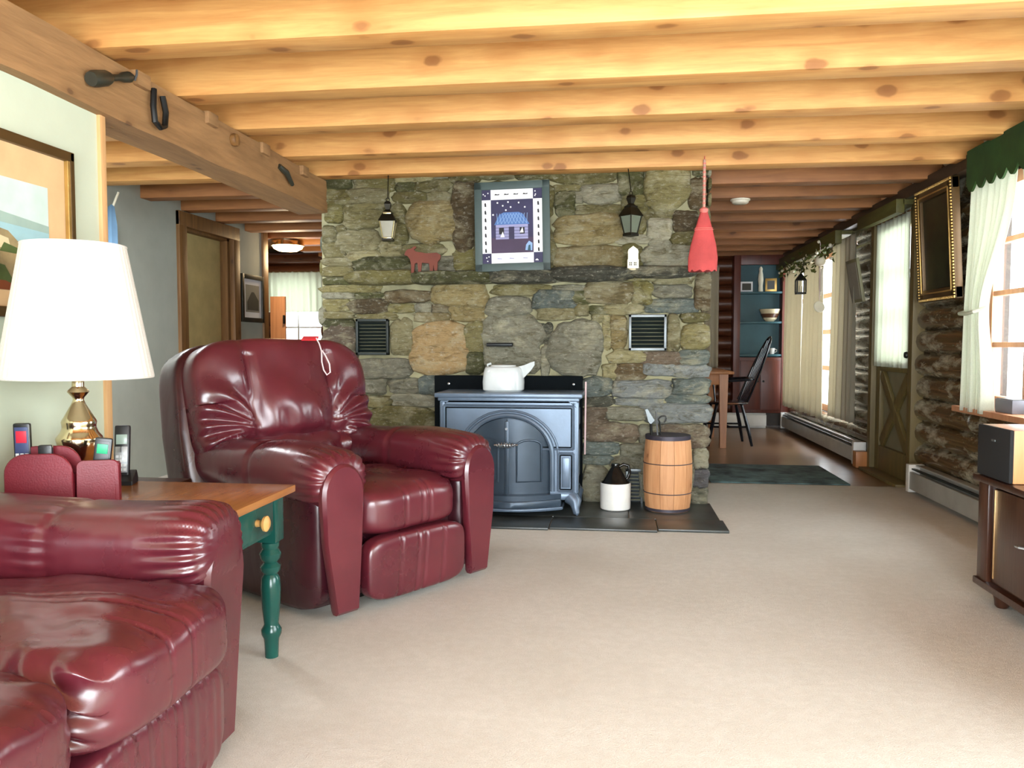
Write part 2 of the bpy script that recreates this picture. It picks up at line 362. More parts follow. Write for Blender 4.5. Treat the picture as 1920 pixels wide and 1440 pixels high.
def curtain(name, mat, parent, ax, p, u0, u1, z0, z1, folds, amp, shape=None, nu=90, nv=24, seed=1):
    r = random.Random(seed); ph = [r.uniform(0, 6) for _ in range(4)]
    def fn(u, v):
        a, b, off = (u0, u1, 0.0)
        if shape: a, b, off = shape(v)
        h = a + (b - a) * u
        w = amp * (0.35 + 0.65 * (1 - v)) * (math.sin(folds * 2 * pi * u + ph[0] + 0.6 * math.sin(4 * u + ph[1])) + 0.35 * math.sin(folds * 4.3 * u + ph[2] + v))
        d = p + w + off
        z = z0 + (z1 - z0) * v
        return (d, h, z) if ax == 'y' else (h, d, z)
    o = G().grid(nu, nv, fn).obj(name, mat, parent, ang=3.0, solid=0.002); return o

# ================================================================== THE ROOM
ZJ = 2.18                                     # underside of the joists
fl = G().box(-5.2, 2.4, -2.9, 6.22, -0.1, 0).obj('floor', M['carpet']); tag(fl, kind='structure')
fl2 = G().box(-5.2, 2.4, 6.22, 10.9, -0.1, -0.004).obj('floor', M['woodfloor']); tag(fl2, kind='structure')

ceil = struct('ceiling')
for k in range(46):
    y = -2.9 + k * 0.3; G().box(-5.2, 2.4, y + 0.002, y + 0.298, 2.385, 2.42, 0.004).obj('board', M['deck'], ceil)
jm = G().box(-3.75, 2.3, 0, 0.145, 0, 0.21, 0.006).mesh('joist', M['joist'])
jy = [-2.55, -1.95, -1.35, -0.75, -0.15, 0.47, 1.07, 1.67, 2.27, 2.865, 3.46, 4.03, 4.615, 5.185, 5.78, 6.36, 6.95, 7.53, 8.12, 8.7, 9.3, 9.9, 10.45]
jmd = jm.copy(); jmd.materials[0] = M['joistd']  # darker wood tone for the joists beyond the chimney
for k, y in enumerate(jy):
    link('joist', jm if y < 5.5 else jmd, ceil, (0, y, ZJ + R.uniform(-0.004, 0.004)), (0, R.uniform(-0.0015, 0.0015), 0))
# the low summer beam carrying the joists
def beamfn(u, v):
    return (0, 0, 0)
g = G(); nb = 60; sec = [(-1.95, 1.955), (-1.95, 2.172), (-2.16, 2.172), (-2.16, 1.955)]
vs = []
for i in range(nb + 1):
    y = -2.9 + (5.34 + 2.9) * i / nb
    for j, (x, z) in enumerate(sec):
        q = mnoise.noise((y * 2.1 + j * 7, j, 0.3)) * 0.012
        vs.append((x + (q if j < 2 else -q), y, z + (q if j in (0, 3) else 0)))
fs = [(i * 4 + j, i * 4 + (j + 1) % 4, i * 4 + 4 + (j + 1) % 4, i * 4 + 4 + j) for i in range(nb) for j in range(4)] + [(0, 1, 2, 3), (nb * 4 + 3, nb * 4 + 2, nb * 4 + 1, nb * 4)]
g.add(vs, fs).obj('beam', M['beam'], ceil, ang=0.6)
for y0 in (3.68, 4.28, 4.86, 3.1):            # joist end pads on the beam
    G().box(-2.0, -1.93, y0, y0 + 0.1, 2.12, 2.182, 0.01).obj('pad', M['beam'], ceil)

# left partition under the beam
wl = struct('wall_left')
G().box(-2.12, -2.0, -2.9, 2.93, 0, 1.96).obj('panel', M['wall'], wl)
tr1 = G().box(-2.125, -1.985, 2.93, 2.965, 0, 1.96, 0.004).obj('trim_1', M['trim']); tag(tr1, kind='structure')
# hall wall on the far left with a cased opening
wh = struct('wall_hall')
HX = -3.6
for (y0, y1, z0, z1) in ((2.0, 6.38, 0, 2.385), (7.26, 7.9, 0, 2.385), (6.38, 7.26, 2.1, 2.385)):
    G().box(HX - 0.12, HX, y0, y1, z0, z1).obj('panel', M['wallg'], wh)
G().box(-5.2, HX, -2.9, -2.8, 0, 2.385).obj('panel', M['wallg'], wh)
G().box(-5.2, -5.1, -2.9, 10.9, 0, 2.385).obj('panel', M['wallg'], wh)
d1 = struct('door_1')
G().box(HX - 0.02, HX + 0.03, 6.28, 6.4, 0, 2.17, 0.006).obj('casing', M['casing'], d1)
G().box(HX - 0.02, HX + 0.03, 7.24, 7.36, 0, 2.17, 0.006).obj('casing', M['casing'], d1)
G().box(HX - 0.02, HX + 0.032, 6.28, 7.36, 2.05, 2.17, 0.006).obj('casing', M['casing'], d1)
G().box(HX - 0.14, HX - 0.02, 7.2, 7.26, 0, 2.06).obj('jamb', M['casing'], d1)
G().box(HX - 0.14, HX - 0.02, 6.38, 6.44, 0, 2.06).obj('jamb', M['casing'], d1)
G().box(HX - 0.14, HX - 0.02, 6.38, 7.26, 2.03, 2.1).obj('jamb', M['casing'], d1)
G().box(HX - 0.13, HX - 0.09, 6.44, 7.2, 0.01, 2.03, 0.004).obj('door_leaf', M['doory'], d1)
tr2 = G().box(HX - 0.14, HX + 0.02, 7.9, 8.02, 0, 2.385, 0.008).obj('trim_2', M['casing']); tag(tr2, kind='structure')

# log walls -------------------------------------------------------------
def log_mesh(L, r, axis, mat, seed):
    g = G(); n = 16; k = max(2, int(L / 0.12)); rr = random.Random(seed); ox = rr.uniform(0, 50); vs = []
    for i in range(k + 1):
        t = L * i / k
        for j in range(n):
            a = 2 * pi * j / n; q = r * (1 + 0.07 * mnoise.noise((t * 2.2 + ox, math.cos(a), math.sin(a))))
            u, z = q * math.cos(a), q * math.sin(a)
            vs.append((u, t, z) if axis == 1 else (t, u, z))
    fs = [(i * n + j, i * n + (j + 1) % n, (i + 1) * n + (j + 1) % n, (i + 1) * n + j) for i in range(k) for j in range(n)]
    fs += [tuple(range(n)), tuple(k * n + j for j in range(n))]
    return g.add(vs, fs).mesh('log', mat, ang=0.9)
wr = struct('wall_right'); LX = 2.275; P = 0.166
def logs(parent, y0, y1, z0, z1, seed):
    k = 0; z = 0.083
    while z < 2.36:
        if z - 0.04 > z0 and z + 0.04 < z1:
            link('log', log_mesh(y1 - y0, 0.089, 1, M['log'], seed + k), parent, (LX + R.uniform(-0.008, 0.008), y0, z))
        z += P; k += 1
logs(wr, 5.27, 6.2, 0, 2.36, 10); logs(wr, 7.12, 7.85, 0, 2.36, 40); logs(wr, 3.4, 5.27, 0, 0.68, 70); logs(wr, 7.85, 10.6, 0, 0.33, 90)
logs(wr, 2.35, 3.4, 0, 2.36, 130)
G().box(2.3, 2.4, -2.9, 0.1, 0, 2.385).obj('panel', M['wall'], wr); G().box(2.3, 2.4, 2.3, 3.5, 0, 2.385).obj('panel', M['darkb'], wr)
G().box(2.3, 2.4, 0.1, 2.3, 0, 0.75).obj('panel', M['wall'], wr); G().box(2.3, 2.4, 0.1, 2.3, 1.95, 2.385).obj('panel', M['wall'], wr)
G().box(2.3, 2.4, 5.25, 6.22, 0, 2.385).obj('panel', M['darkb'], wr); G().box(2.3, 2.4, 7.1, 7.87, 0, 2.385).obj('panel', M['darkb'], wr)
G().box(2.3, 2.4, 3.5, 5.25, 0, 0.66).obj('panel', M['darkb'], wr); G().box(2.3, 2.4, 7.87, 10.9, 0, 0.33).obj('panel', M['darkb'], wr)
G().box(2.3, 2.4, 3.5, 10.9, 2.05, 2.385).obj('panel', M['darkb'], wr)
# white rounds paint the light on the top log, seen between the joists
for a, b in zip(jy[11:17], jy[12:18]):
    o = G().puff(2.26, (a + 0.145 + b) / 2, 2.285, 0.11, (b - a - 0.145) / 2 + 0.02, 0.075, 8, 2.4).obj('lit_crescent', M['litlog'], wr)
t3 = G().box(2.1, 2.2, 3.3, 10.6, 2.115, 2.2, 0.006).obj('trim_3', M['darkb']); tag(t3, kind='structure')

wbk = struct('wall_back')
z = 0.083; k = 0
while z < 2.36:
    link('log', log_mesh(1.15, 0.089, 0, M['logx'], 200 + k), wbk, (0.4, 10.66, z)); z += P; k += 1
z = 0.083
while z < 2.36:
    if z > 2.0 or z < 1.0: link('log', log_mesh(4.6, 0.089, 0, M['logx'], 300 + int(z * 50)), wbk, (-5.1, 10.66, z))
    else:
        link('log', log_mesh(0.42, 0.089, 0, M['logx'], 330 + int(z * 50)), wbk, (-5.1, 10.66, z)); link('log', log_mesh(3.4, 0.089, 0, M['logx'], 360 + int(z * 50)), wbk, (-3.98, 10.66, z))
    z += P
G().box(-0.8, 2.4, 10.72, 10.85, 0, 2.385).obj('panel', M['darkb'], wbk); G().box(-3.95, -0.8, 10.72, 10.85, 0, 2.385).obj('panel', M['darkb'], wbk)
G().box(-5.2, -4.72, 10.72, 10.85, 0, 2.385).obj('panel', M['darkb'], wbk); G().box(-4.72, -3.95, 10.72, 10.85, 0, 1.02).obj('panel', M['darkb'], wbk); G().box(-4.72, -3.95, 10.72, 10.85, 2.02, 2.385).obj('panel', M['darkb'], wbk)
wf = struct('wall_front')
G().box(-5.2, -3.5, -1.8, -1.7, 0, 2.385).box(-2.3, -1.6, -1.8, -1.7, 0, 2.385).box(-3.5, -2.3, -1.8, -1.7, 0, 0.85).box(-3.5, -2.3, -1.8, -1.7, 2.04, 2.385).obj('panel', M['wall'], wf); G().box(1.8, 2.4, -1.8, -1.7, 0, 2.385).obj('panel', M['wall'], wf)
G().box(-1.6, 1.8, -1.8, -1.7, 0, 0.06).obj('panel', M['wall'], wf); G().box(-1.6, 1.8, -1.8, -1.7, 2.04, 2.385).obj('panel', M['wall'], wf)

# windows ----------------------------------------------------------------
def window(name, ax, p0, p1, u0, u1, z0, z1, nu, nz, mat, fw=0.05, mw=0.022):
    w = struct(name)
    def bx(a, b, z_0, z_1, nm, d0=p0, d1=p1, m=mat):
        g = G()
        if ax == 'y': g.box(d0, d1, a, b, z_0, z_1, 0.003)
        else: g.box(a, b, d0, d1, z_0, z_1, 0.003)
        g.obj(nm, m, w)
    bx(u0, u0 + fw, z0, z1, 'window_frame'); bx(u1 - fw, u1, z0, z1, 'window_frame'); bx(u0 + fw, u1 - fw, z0, z0 + fw, 'window_frame'); bx(u0 + fw, u1 - fw, z1 - fw, z1, 'window_frame')
    for i in range(1, nu):
        u = u0 + fw + (u1 - u0 - 2 * fw) * i / nu; bx(u - mw / 2, u + mw / 2, z0 + fw, z1 - fw, 'muntin')
    for i in range(1, nz):
        zz = z0 + fw + (z1 - z0 - 2 * fw) * i / nz; bx(u0 + fw, u1 - fw, zz - mw / 2, zz + mw / 2, 'muntin', p0 + (p1 - p0) * .1, p1 - (p1 - p0) * .1)
    pc = (p0 + p1) / 2
    for i in range(nu):
        for j in range(nz):
            a = u0 + fw + (u1 - u0 - 2 * fw) * i / nu; b = u0 + fw + (u1 - u0 - 2 * fw) * (i + 1) / nu
            e = z0 + fw + (z1 - z0 - 2 * fw) * j / nz; f = z0 + fw + (z1 - z0 - 2 * fw) * (j + 1) / nz
            bx(a + mw / 2, b - mw / 2, e + mw / 2, f - mw / 2, 'pane', pc - 0.002, pc + 0.002, M['glass'])
    return w
w1 = window('window_1', 'y', 2.27, 2.33, 3.5, 5.25, 0.68, 2.05, 4, 4, M['sash'], 0.07, 0.03)
G().box(2.1, 2.32, 3.4, 5.3, 0.645, 0.68, 0.005).obj('window_sill', M['sash'], w1)
w2 = window('window_2', 'y', 2.29, 2.35, 7.87, 10.6, 0.34, 2.05, 3, 4, M['sash'], 0.07, 0.05)
w3 = window('window_3', 'x', 10.66, 10.72, -4.72, -3.95, 1.02, 2.02, 2, 4, M['white'], 0.05, 0.025)
w4 = window('window_4', 'x', -1.78, -1.72, -1.6, 1.8, 0.06, 2.04, 3, 1, M['white'], 0.06, 0.03)  # unseen; height and distance chosen for the light on the joists
w6 = window('added_window_6', 'x', -1.78, -1.72, -3.5, -2.3, 0.85, 2.04, 2, 2, M['white'], 0.06, 0.03)  # unseen window added as the opening for the hall fill
w5 = window('window_5', 'y', 2.32, 2.38, 0.1, 2.3, 0.75, 1.95, 3, 2, M['white'], 0.06, 0.03)

# dutch door on the right with a crossbuck panel --------------------------
d2 = struct('door_2')
G().box(2.2, 2.26, 6.24, 6.34, 0, 2.06, 0.004).obj('stile', M['dooro'], d2); G().box(2.2, 2.26, 6.98, 7.08, 0, 2.06, 0.004).obj('stile', M['dooro'], d2)
for z0, z1 in ((0, 0.22), (0.84, 0.94), (1.96, 2.06)): G().box(2.2, 2.26, 6.34, 6.98, z0, z1, 0.004).obj('rail', M['dooro'], d2)
G().box(2.235, 2.255, 6.34, 6.98, 0.22, 0.84).obj('door_panel', plain('door_panel_paint', c(128, 122, 96), 0.6), d2)
for s in (1, -1):
    dy, dz = 0.64, 0.62; L = math.hypot(dy, dz); a = math.atan2(dz, dy) * s
    T = Matrix.Translation((2.22, 6.66, 0.53)) @ Matrix.Rotation(a, 4, 'X')
    G().box(-0.014 - (0.004 if s > 0 else 0), 0.012, -L / 2 + 0.03, L / 2 - 0.03, -0.045, 0.045, 0.003, T).obj('cross_brace', M['dooro'], d2)
for z in (1.28, 1.62): G().box(2.225, 2.25, 6.34, 6.98, z - 0.012, z + 0.012).obj('muntin', M['dooro'], d2)
for i, z in enumerate((0.94, 1.292, 1.632)): G().box(2.236, 2.24, 6.34, 6.98, z, (1.268, 1.608, 1.96)[i]).obj('pane', M['glass'], d2)
G().box(2.16, 2.3, 6.16, 6.24, 0, 2.1, 0.004).obj('jamb', M['dooro'], d2); G().box(2.16, 2.3, 7.08, 7.16, 0, 2.1, 0.004).obj('jamb', M['dooro'], d2)
G().lathe([(0.0, 0), (0.022, 0.004), (0.026, 0.02), (0.012, 0.03), (0.012, 0.05)], 12, T=Matrix.Translation((2.15, 6.29, 0.98)) @ Matrix.Rotation(pi / 2, 4, 'Y')).obj('handle', M['blackiron'], d2)
G().box(2.08, 2.3, 6.2, 7.1, -0.004, 0.02, 0.004).obj('threshold', M['dooro'], d2)

# ================================================================== STONE CHIMNEY
CY = 5.37
ch = thing('stone_fireplace', 'wide fieldstone chimney wall with a rough mantel ledge behind the stove', 'fireplace', (-0.7, CY, 0))
K = CY / 1500.0
def sx(px): return (px - 1150) * K
def sz(py): return 1.062 + (645 - py) * K
g = G(); g.box(-2.0, 0.585, CY - 0.016, 6.05, 0, 2.38); g.obj('mortar_core', M['mortar'], ch, world=True)
TONE = dict(o=(144, 135, 78), d=(98, 98, 52), g=(168, 165, 142), p=(184, 174, 126), t=(168, 150, 100), b=(118, 98, 62), k=(92, 92, 76), r=(138, 120, 98), n=(196, 164, 112), w=(206, 200, 172), l=(172, 178, 174), e=(136, 148, 140), v=(120, 118, 120), m=(160, 150, 98))  # stone colours, with warm upper and cool lower light painted in
ST = '''597 320 652 348 d;657 322 736 356 o;740 318 810 338 p;738 340 775 357 d;778 334 845 358 o;590 350 650 377 o;640 351 722 378 p;652 364 716 390 m;735 358 800 378 o;800 360 845 383 m;600 378 635 412 o;637 376 714 425 m;585 420 622 450 o;622 428 706 466 p;716 382 760 455 o;762 380 852 455 t;583 450 640 478 m;640 466 706 486 p;706 452 750 479 p;655 480 770 510 d;752 456 832 478 m;772 480 890 510 g;583 480 652 496 p;583 497 655 514 m;848 342 895 465 b;850 468 893 509 o
840 318 900 342 o;900 316 962 338 m;962 315 1040 340 o;896 342 1036 420 o;896 420 1036 508 m
1038 313 1153 350 o;1040 352 1088 364 m;1042 366 1078 412 d;1090 353 1162 388 g;1080 389 1166 406 m;1157 312 1202 372 d;1204 308 1287 398 m;1284 345 1312 400 b;1290 304 1318 342 d;1040 408 1165 460 t;1150 446 1212 462 w;1210 418 1254 456 w;1166 374 1208 444 o;1205 398 1256 420 m;1256 404 1308 440 b;1252 442 1312 466 o;1040 464 1168 508 t;1200 464 1296 508 g;1164 464 1202 506 o;1296 400 1322 470 o;1298 468 1318 512 m
590 518 654 531 d;588 532 706 546 m;590 546 652 558 g;654 546 712 558 d;718 544 808 566 b;588 559 645 582 m;646 560 720 586 b;722 568 772 584 o;774 568 806 586 g;808 570 842 586 b;588 584 655 596 m;588 597 655 613 d;586 614 660 690 r;664 585 736 598 m;726 598 768 664 p;770 604 876 702 n;660 674 766 709 g;772 586 842 602 t
808 532 912 572 t;842 573 908 602 t;906 590 1018 700 g;922 534 1036 554 m;912 556 996 590 g;870 604 906 660 m;874 662 908 700 d;1000 546 1076 578 e;1008 578 1082 600 p;1014 606 1036 645 k;1030 604 1130 700 g;1016 650 1032 704 g
1056 546 1106 572 d;1094 530 1186 570 t;1184 532 1218 572 o;1222 518 1292 536 m;1220 538 1290 560 g;1208 562 1302 588 e;1296 516 1328 584 b;1104 574 1156 591 d;1130 572 1206 590 p;1130 592 1148 654 p;1144 594 1174 656 t;1248 590 1270 656 p;1272 588 1328 606 o;1272 608 1330 652 m;1142 656 1206 680 p;1202 660 1274 682 r;1270 656 1334 682 e;1130 682 1156 708 p;1154 682 1210 712 b;1204 680 1260 702 l;1258 684 1332 706 l
1094 708 1146 741 e;1148 712 1254 743 l;1258 708 1332 736 e;1094 743 1150 761 k;1150 745 1242 759 l;1246 738 1330 754 e;1094 762 1140 792 r;1138 762 1212 786 g;1205 756 1334 790 l;1094 790 1198 826 r;1232 792 1338 834 r;1094 828 1162 851 e;1164 830 1212 853 g;1094 853 1147 869 e;1150 855 1212 876 g;1094 871 1142 946 g;1296 836 1334 872 g;1292 874 1334 908 v;1292 910 1336 946 k;1200 795 1232 830 g;1146 878 1176 900 g;1146 902 1178 946 g;1204 836 1294 946 g
668 711 716 742 g;722 712 780 740 g;782 706 830 740 e;728 742 816 764 g;662 746 730 766 m;668 768 818 836 o;600 692 664 740 g;598 742 662 800 m;596 802 664 860 g;666 838 816 880 g;666 882 816 945 m;600 862 664 945 g'''
stones = []
for tok in ST.replace('\n', ';').split(';'):
    a = tok.split(); x0, y0, x1, y1 = map(float, a[:4]); stones.append((x0, y0, x1, y1, a[4]))
VENTS = [(660, 597, 724, 666), (1178, 591, 1246, 657), (1176, 878, 1204, 946), (818, 703, 1094, 960)]
def covered(x, y):
    for s in stones:
        if s[0] - 1 < x < s[2] + 1 and s[1] - 1 < y < s[3] + 1: return True
    for s in VENTS:
        if s[0] - 3 < x < s[2] + 3 and s[1] - 3 < y < s[3] + 3: return True
    return False
RF = random.Random(3)
for yy in range(322, 948, 9):                 # small filler stones in the leftover joints
    for xx in range(592, 1330, 8):
        if covered(xx, yy): continue
        x1 = xx
        while x1 < 1334 and not covered(x1, yy) and x1 - xx < 60: x1 += 4
        y1 = yy
        while y1 < 950 and not covered((xx + x1) / 2, y1) and y1 - yy < 16: y1 += 3
        if x1 - xx > 10 and y1 - yy > 6: stones.append((xx - 2, yy - 2, x1, y1, RF.choice('mgog' if yy < 600 else 'gegl')))
def add_stone(x0, y0, x1, y1, tone, depth=None, seed=0, out=0.0):
    x1 = min(x1, 1323); x0 = max(x0, 594)
    rr = random.Random(seed); X0, X1, Z0, Z1 = sx(x0), sx(x1), sz(y1), sz(y0)
    cx, cz, hw, hh = (X0 + X1) / 2, (Z0 + Z1) / 2, (X1 - X0) / 2 + 0.004, (Z1 - Z0) / 2 + 0.004
    big = min(hw, hh); d = depth or (0.03 + min(0.035, big * 0.3) + rr.uniform(-0.012, 0.016)) + out
    n = 30; vs = []; ox = rr.uniform(0, 99); ex = 3.0 if big > 0.1 else 4.2
    yb = CY + 0.05; outl = []
    for i in range(n):
        a = 2 * pi * i / n + 0.1; ca, sa = math.cos(a), math.sin(a)
        m = (abs(ca) ** ex + abs(sa) ** ex) ** (-1 / ex)
        q = 1.07 + 0.2 * mnoise.noise((ca * 1.5 + ox, sa * 1.5, 0.5)) + 0.12 * mnoise.noise((ca * 4 + ox, sa * 4, 2.5))
        outl.append((ca * m * q, sa * m * q))
    tilt = rr.uniform(-0.35, 0.35); tx = rr.uniform(-0.2, 0.2); am = min(1.0, big / 0.05)
    rings = ((1.0, None), (1.0, 0.3), (0.97, 0.62), (0.9, 0.85), (0.76, 1.0), (0.55, 1.05), (0.3, 1.06))
    for sc, dk in rings:
        for (u, w) in outl:
            X, Z = cx + u * hw * sc, cz + w * hh * sc
            if dk is None: vs.append((X, yb, Z)); continue
            strata = 0.5 - abs(mnoise.noise((X * 3.0 + ox, Z * 17.0, 1.7)))
            lump = mnoise.noise((X * 9 + ox, Z * 13, 4.1)) + 0.5 * mnoise.noise((X * 24 + ox, Z * 34, 7.3))
            vs.append((X, CY - d * dk - am * dk * (0.022 * (strata - 0.25) + 0.012 * lump) + (w * sc * tilt + u * sc * tx) * d * 0.5 * dk, Z))
    k = len(rings); fs = [(j * n + i, j * n + (i + 1) % n, (j + 1) * n + (i + 1) % n, (j + 1) * n + i) for j in range(k - 1) for i in range(n)]
    vs.append((cx, CY - d * 1.05, cz)); fs += [((k - 1) * n + i, (k - 1) * n + (i + 1) % n, k * n) for i in range(n)]
    o = G().add(vs, fs).obj('stone', M['stone'], ch, ang=0.5, world=True)
    v = rr.uniform(0.76, 0.98); q = TONE[tone]; o.color = c(*[max(0, min(255, t * v)) for t in q]); return o
for i, s in enumerate(stones): add_stone(*s, seed=i)
for i, s in enumerate(((652, 507, 778, 530, 'o'), (770, 509, 926, 532, 'd'), (920, 508, 1040, 531, 'k'), (1030, 504, 1180, 529, 'k'), (1174, 505, 1296, 524, 'k'))):
    o = add_stone(*s, depth=0.15, seed=900 + i); o.name = 'mantel_stone'
# round corners of the chimney flank so that its right end is stone as well
for i in range(14):
    z = 0.08 + i * 0.168; rr = random.Random(i)
    o = G().puff(0.555, 5.75 + rr.uniform(-.1, .1), z, 0.05, 0.33, 0.082, 8, 3.5).obj('stone', M['stone'], ch, world=True); o.color = c(*TONE[rr.choice('gemo')])
for i in range(14):
    z = 0.08 + i * 0.168; rr = random.Random(i + 50)
    o = G().puff(-2.0, 5.75 + rr.uniform(-.1, .1), z, 0.05, 0.33, 0.082, 8, 3.5).obj('stone', M['stone'], ch, world=True); o.color = c(*TONE[rr.choice('gemo')])
def vent(px, slats, fm, sm):
    x0, x1, z0, z1 = sx(px[0]), sx(px[2]), sz(px[3]), sz(px[1]); y = CY - 0.055
    fr = G().box(x0, x1, y, CY + 0.04, z0, z0 + 0.018, .002).box(x0, x1, y, CY + 0.04, z1 - 0.018, z1, .002).box(x0, x0 + 0.016, y, CY + .04, z0, z1, .002).box(x1 - 0.016, x1, y, CY + .04, z0, z1, .002).m(M['void'])
    fr = G().m(fm).box(x0, x1, y, CY + 0.04, z0, z0 + 0.018, .002).box(x0, x1, y, CY + 0.04, z1 - 0.018, z1, .002).box(x0, x0 + 0.016, y, CY + .04, z0, z1, .002).box(x1 - 0.016, x1, y, CY + .04, z0, z1, .002).m(M['void']).box(x0, x1, CY + .005, CY + .03, z0, z1)
    f = fr.obj('vent_grille', None, ch, world=True)
    for i in range(slats):
        z = z0 + 0.018 + (z1 - z0 - 0.036) * (i + 0.5) / slats; h = (z1 - z0 - 0.036) / slats
        T = Matrix.Translation(((x0 + x1) / 2, y + 0.025, z)) @ Matrix.Rotation(0.7, 4, 'X')
        g = G().box(-(x1 - x0) / 2 + 0.016, (x1 - x0) / 2 - 0.016, -0.002, 0.002, -h * 0.5, h * 0.5, 0, T)
        L = ch.location; g.v = [(a - L.x, b - L.y, d - L.z) for a, b, d in g.v]; o = g.obj('slat', sm, f)
vent(VENTS[0], 9, M['vent'], M['vent']); vent(VENTS[1], 8, M['ventg'], M['vent']); vent((1174, 876, 1206, 946), 9, M['ventg'], M['ventg'])
g = G().m(M['blackplate']).box(-1.2, -0.2, CY - 0.075, CY + 0.03, 0.0, 0.85, 0.006)
g.m(M['steel'])
for x in (-0.62, -1.1, -0.26):
    g.lathe([(0.0, 0), (0.008, 0.002), (0.009, 0.006)], 10, T=Matrix.Translation((x, CY - 0.083, 0.795)) @ Matrix.Rotation(-pi / 2, 4, 'X'))
g.obj('cover_plate', None, ch, world=True)
G().m(M['void']).box(-0.835, -0.665, CY - 0.13, CY - 0.06, 1.045, 1.07, 0.004).m(M['ventg']).box(-0.835, -0.665, CY - 0.136, CY - 0.128, 1.056, 1.059, 0.001).obj('damper_slot', None, ch, world=True)
# hearth slabs, flush with the carpet
for (x0, x1, y0, y1) in ((-1.95, -1.2, 4.5, 4.83), (-1.2, -0.36, 4.5, 4.83), (-0.36, 0.255, 4.52, 4.83), (0.255, 0.655, 4.55, 4.83), (-1.95, -1.0, 4.83, 5.36), (-1.0, 0.1, 4.83, 5.36), (0.1, 0.64, 4.83, 5.36)):
    G().box(x0 + 0.003, x1 - 0.003, y0 + 0.003, y1 - 0.003, 0, 0.014 + R.uniform(-.002, .002), 0.004).obj('hearth_slab', M['slate'], ch, world=True)

# ================================================================== STOVE
stv = thing('wood_stove', 'blue-grey cast-iron wood stove with an arched door on the hearth', 'stove', (-0.645, 4.9, 0.014))
A = M['iron']; D = M['irond']
G().box(-0.415, 0.415, 0.04, 0.37, 0.1, 0.70, 0.008).obj('firebox', D, stv)
G().box(-0.46, 0.46, -0.035, 0.39, 0.715, 0.745, 0.01).box(-0.44, 0.44, -0.02, 0.385, 0.695, 0.716, 0.006).obj('top_plate', A, stv)
# front with an arched opening
ax0, ax1, azs, azt = -0.262, 0.262, 0.36, 0.595
def arch(rx, rz, n=24, zs=azs): return [(-rx * math.cos(pi * i / n), zs + rz * math.sin(pi * i / n)) for i in range(n + 1)]
inn = [(-0.262, 0.1)] + arch(0.262, azt - azs) + [(0.262, 0.1)]
def outer_pt(p, X=0.425, Z0=0.1, Z1=0.695):
    x, z = p
    if z <= azs + 1e-6: return (-X if x < 0 else X, z)
    a = math.atan2(z - azs, x); tx = X / max(1e-6, abs(math.cos(a))); tz = (Z1 - azs) / max(1e-6, math.sin(a)); t = min(tx, tz); return (t * math.cos(a), azs + t * math.sin(a))
out = [outer_pt(p) for p in inn]
g = G(); n = len(inn); vs = [(x, y, z) for y in (0.0, 0.045) for ring in (inn, out) for x, z in ring]
fs = []
for i in range(n - 1): fs += [(i, i + 1, n + i + 1, n + i), (2 * n + i, 3 * n + i, 3 * n + i + 1, 2 * n + i + 1), (i, 2 * n + i, 2 * n + i + 1, i + 1), (n + i, n + i + 1, 3 * n + i + 1, 3 * n + i)]
g.add(vs, fs)
g.box(-0.425, 0.425, 0.0, 0.045, 0.685, 0.697)
fp = g.obj('front_plate', A, stv, ang=0.5)
def arch_mould(rx, rz, r, y, z0):
    path = [(-rx, y, z0)] + [(x, y, z) for x, z in arch(rx, rz)] + [(rx, y, z0)]
    return path
G().tube(arch_mould(0.275, azt - azs + 0.012, 0.016, -0.004, 0.14), 0.016, 8).tube(arch_mould(0.312, azt - azs + 0.04, 0.008, -0.002, 0.3), 0.008, 8).obj('arch_moulding', A, stv)
def bar_frame(g, x0, x1, z0, z1, r=0.007, y=-0.003):
    for a, b in (((x0, z0), (x1, z0)), ((x0, z1), (x1, z1)), ((x0, z0), (x0, z1)), ((x1, z0), (x1, z1))): g.tube([(a[0], y, a[1]), (b[0], y, b[1])], r, 6)
g = G(); bar_frame(g, -0.405, 0.405, 0.40, 0.665, 0.008)
for sgn in (-1, 1): bar_frame(g, *sorted((sgn * 0.312, sgn * 0.405)), 0.14, 0.375, 0.008)
g.obj('panel_moulding', A, stv)
g = G(); bar_frame(g, -0.392, 0.392, 0.412, 0.652, 0.004, -0.001)
for sgn in (-1, 1): bar_frame(g, *sorted((sgn * 0.324, sgn * 0.393)), 0.152, 0.363, 0.004, -0.001)
g.obj('recess_shade', M['blackplate'], stv)  # thin black bars paint the shade of the panel recesses
for sgn in (-1, 1):
    a, b = sorted((sgn * 0.335, sgn * 0.382)); G().box(a, b, -0.014, 0.002, 0.165, 0.35, 0.005).obj('raised_panel', A, stv)
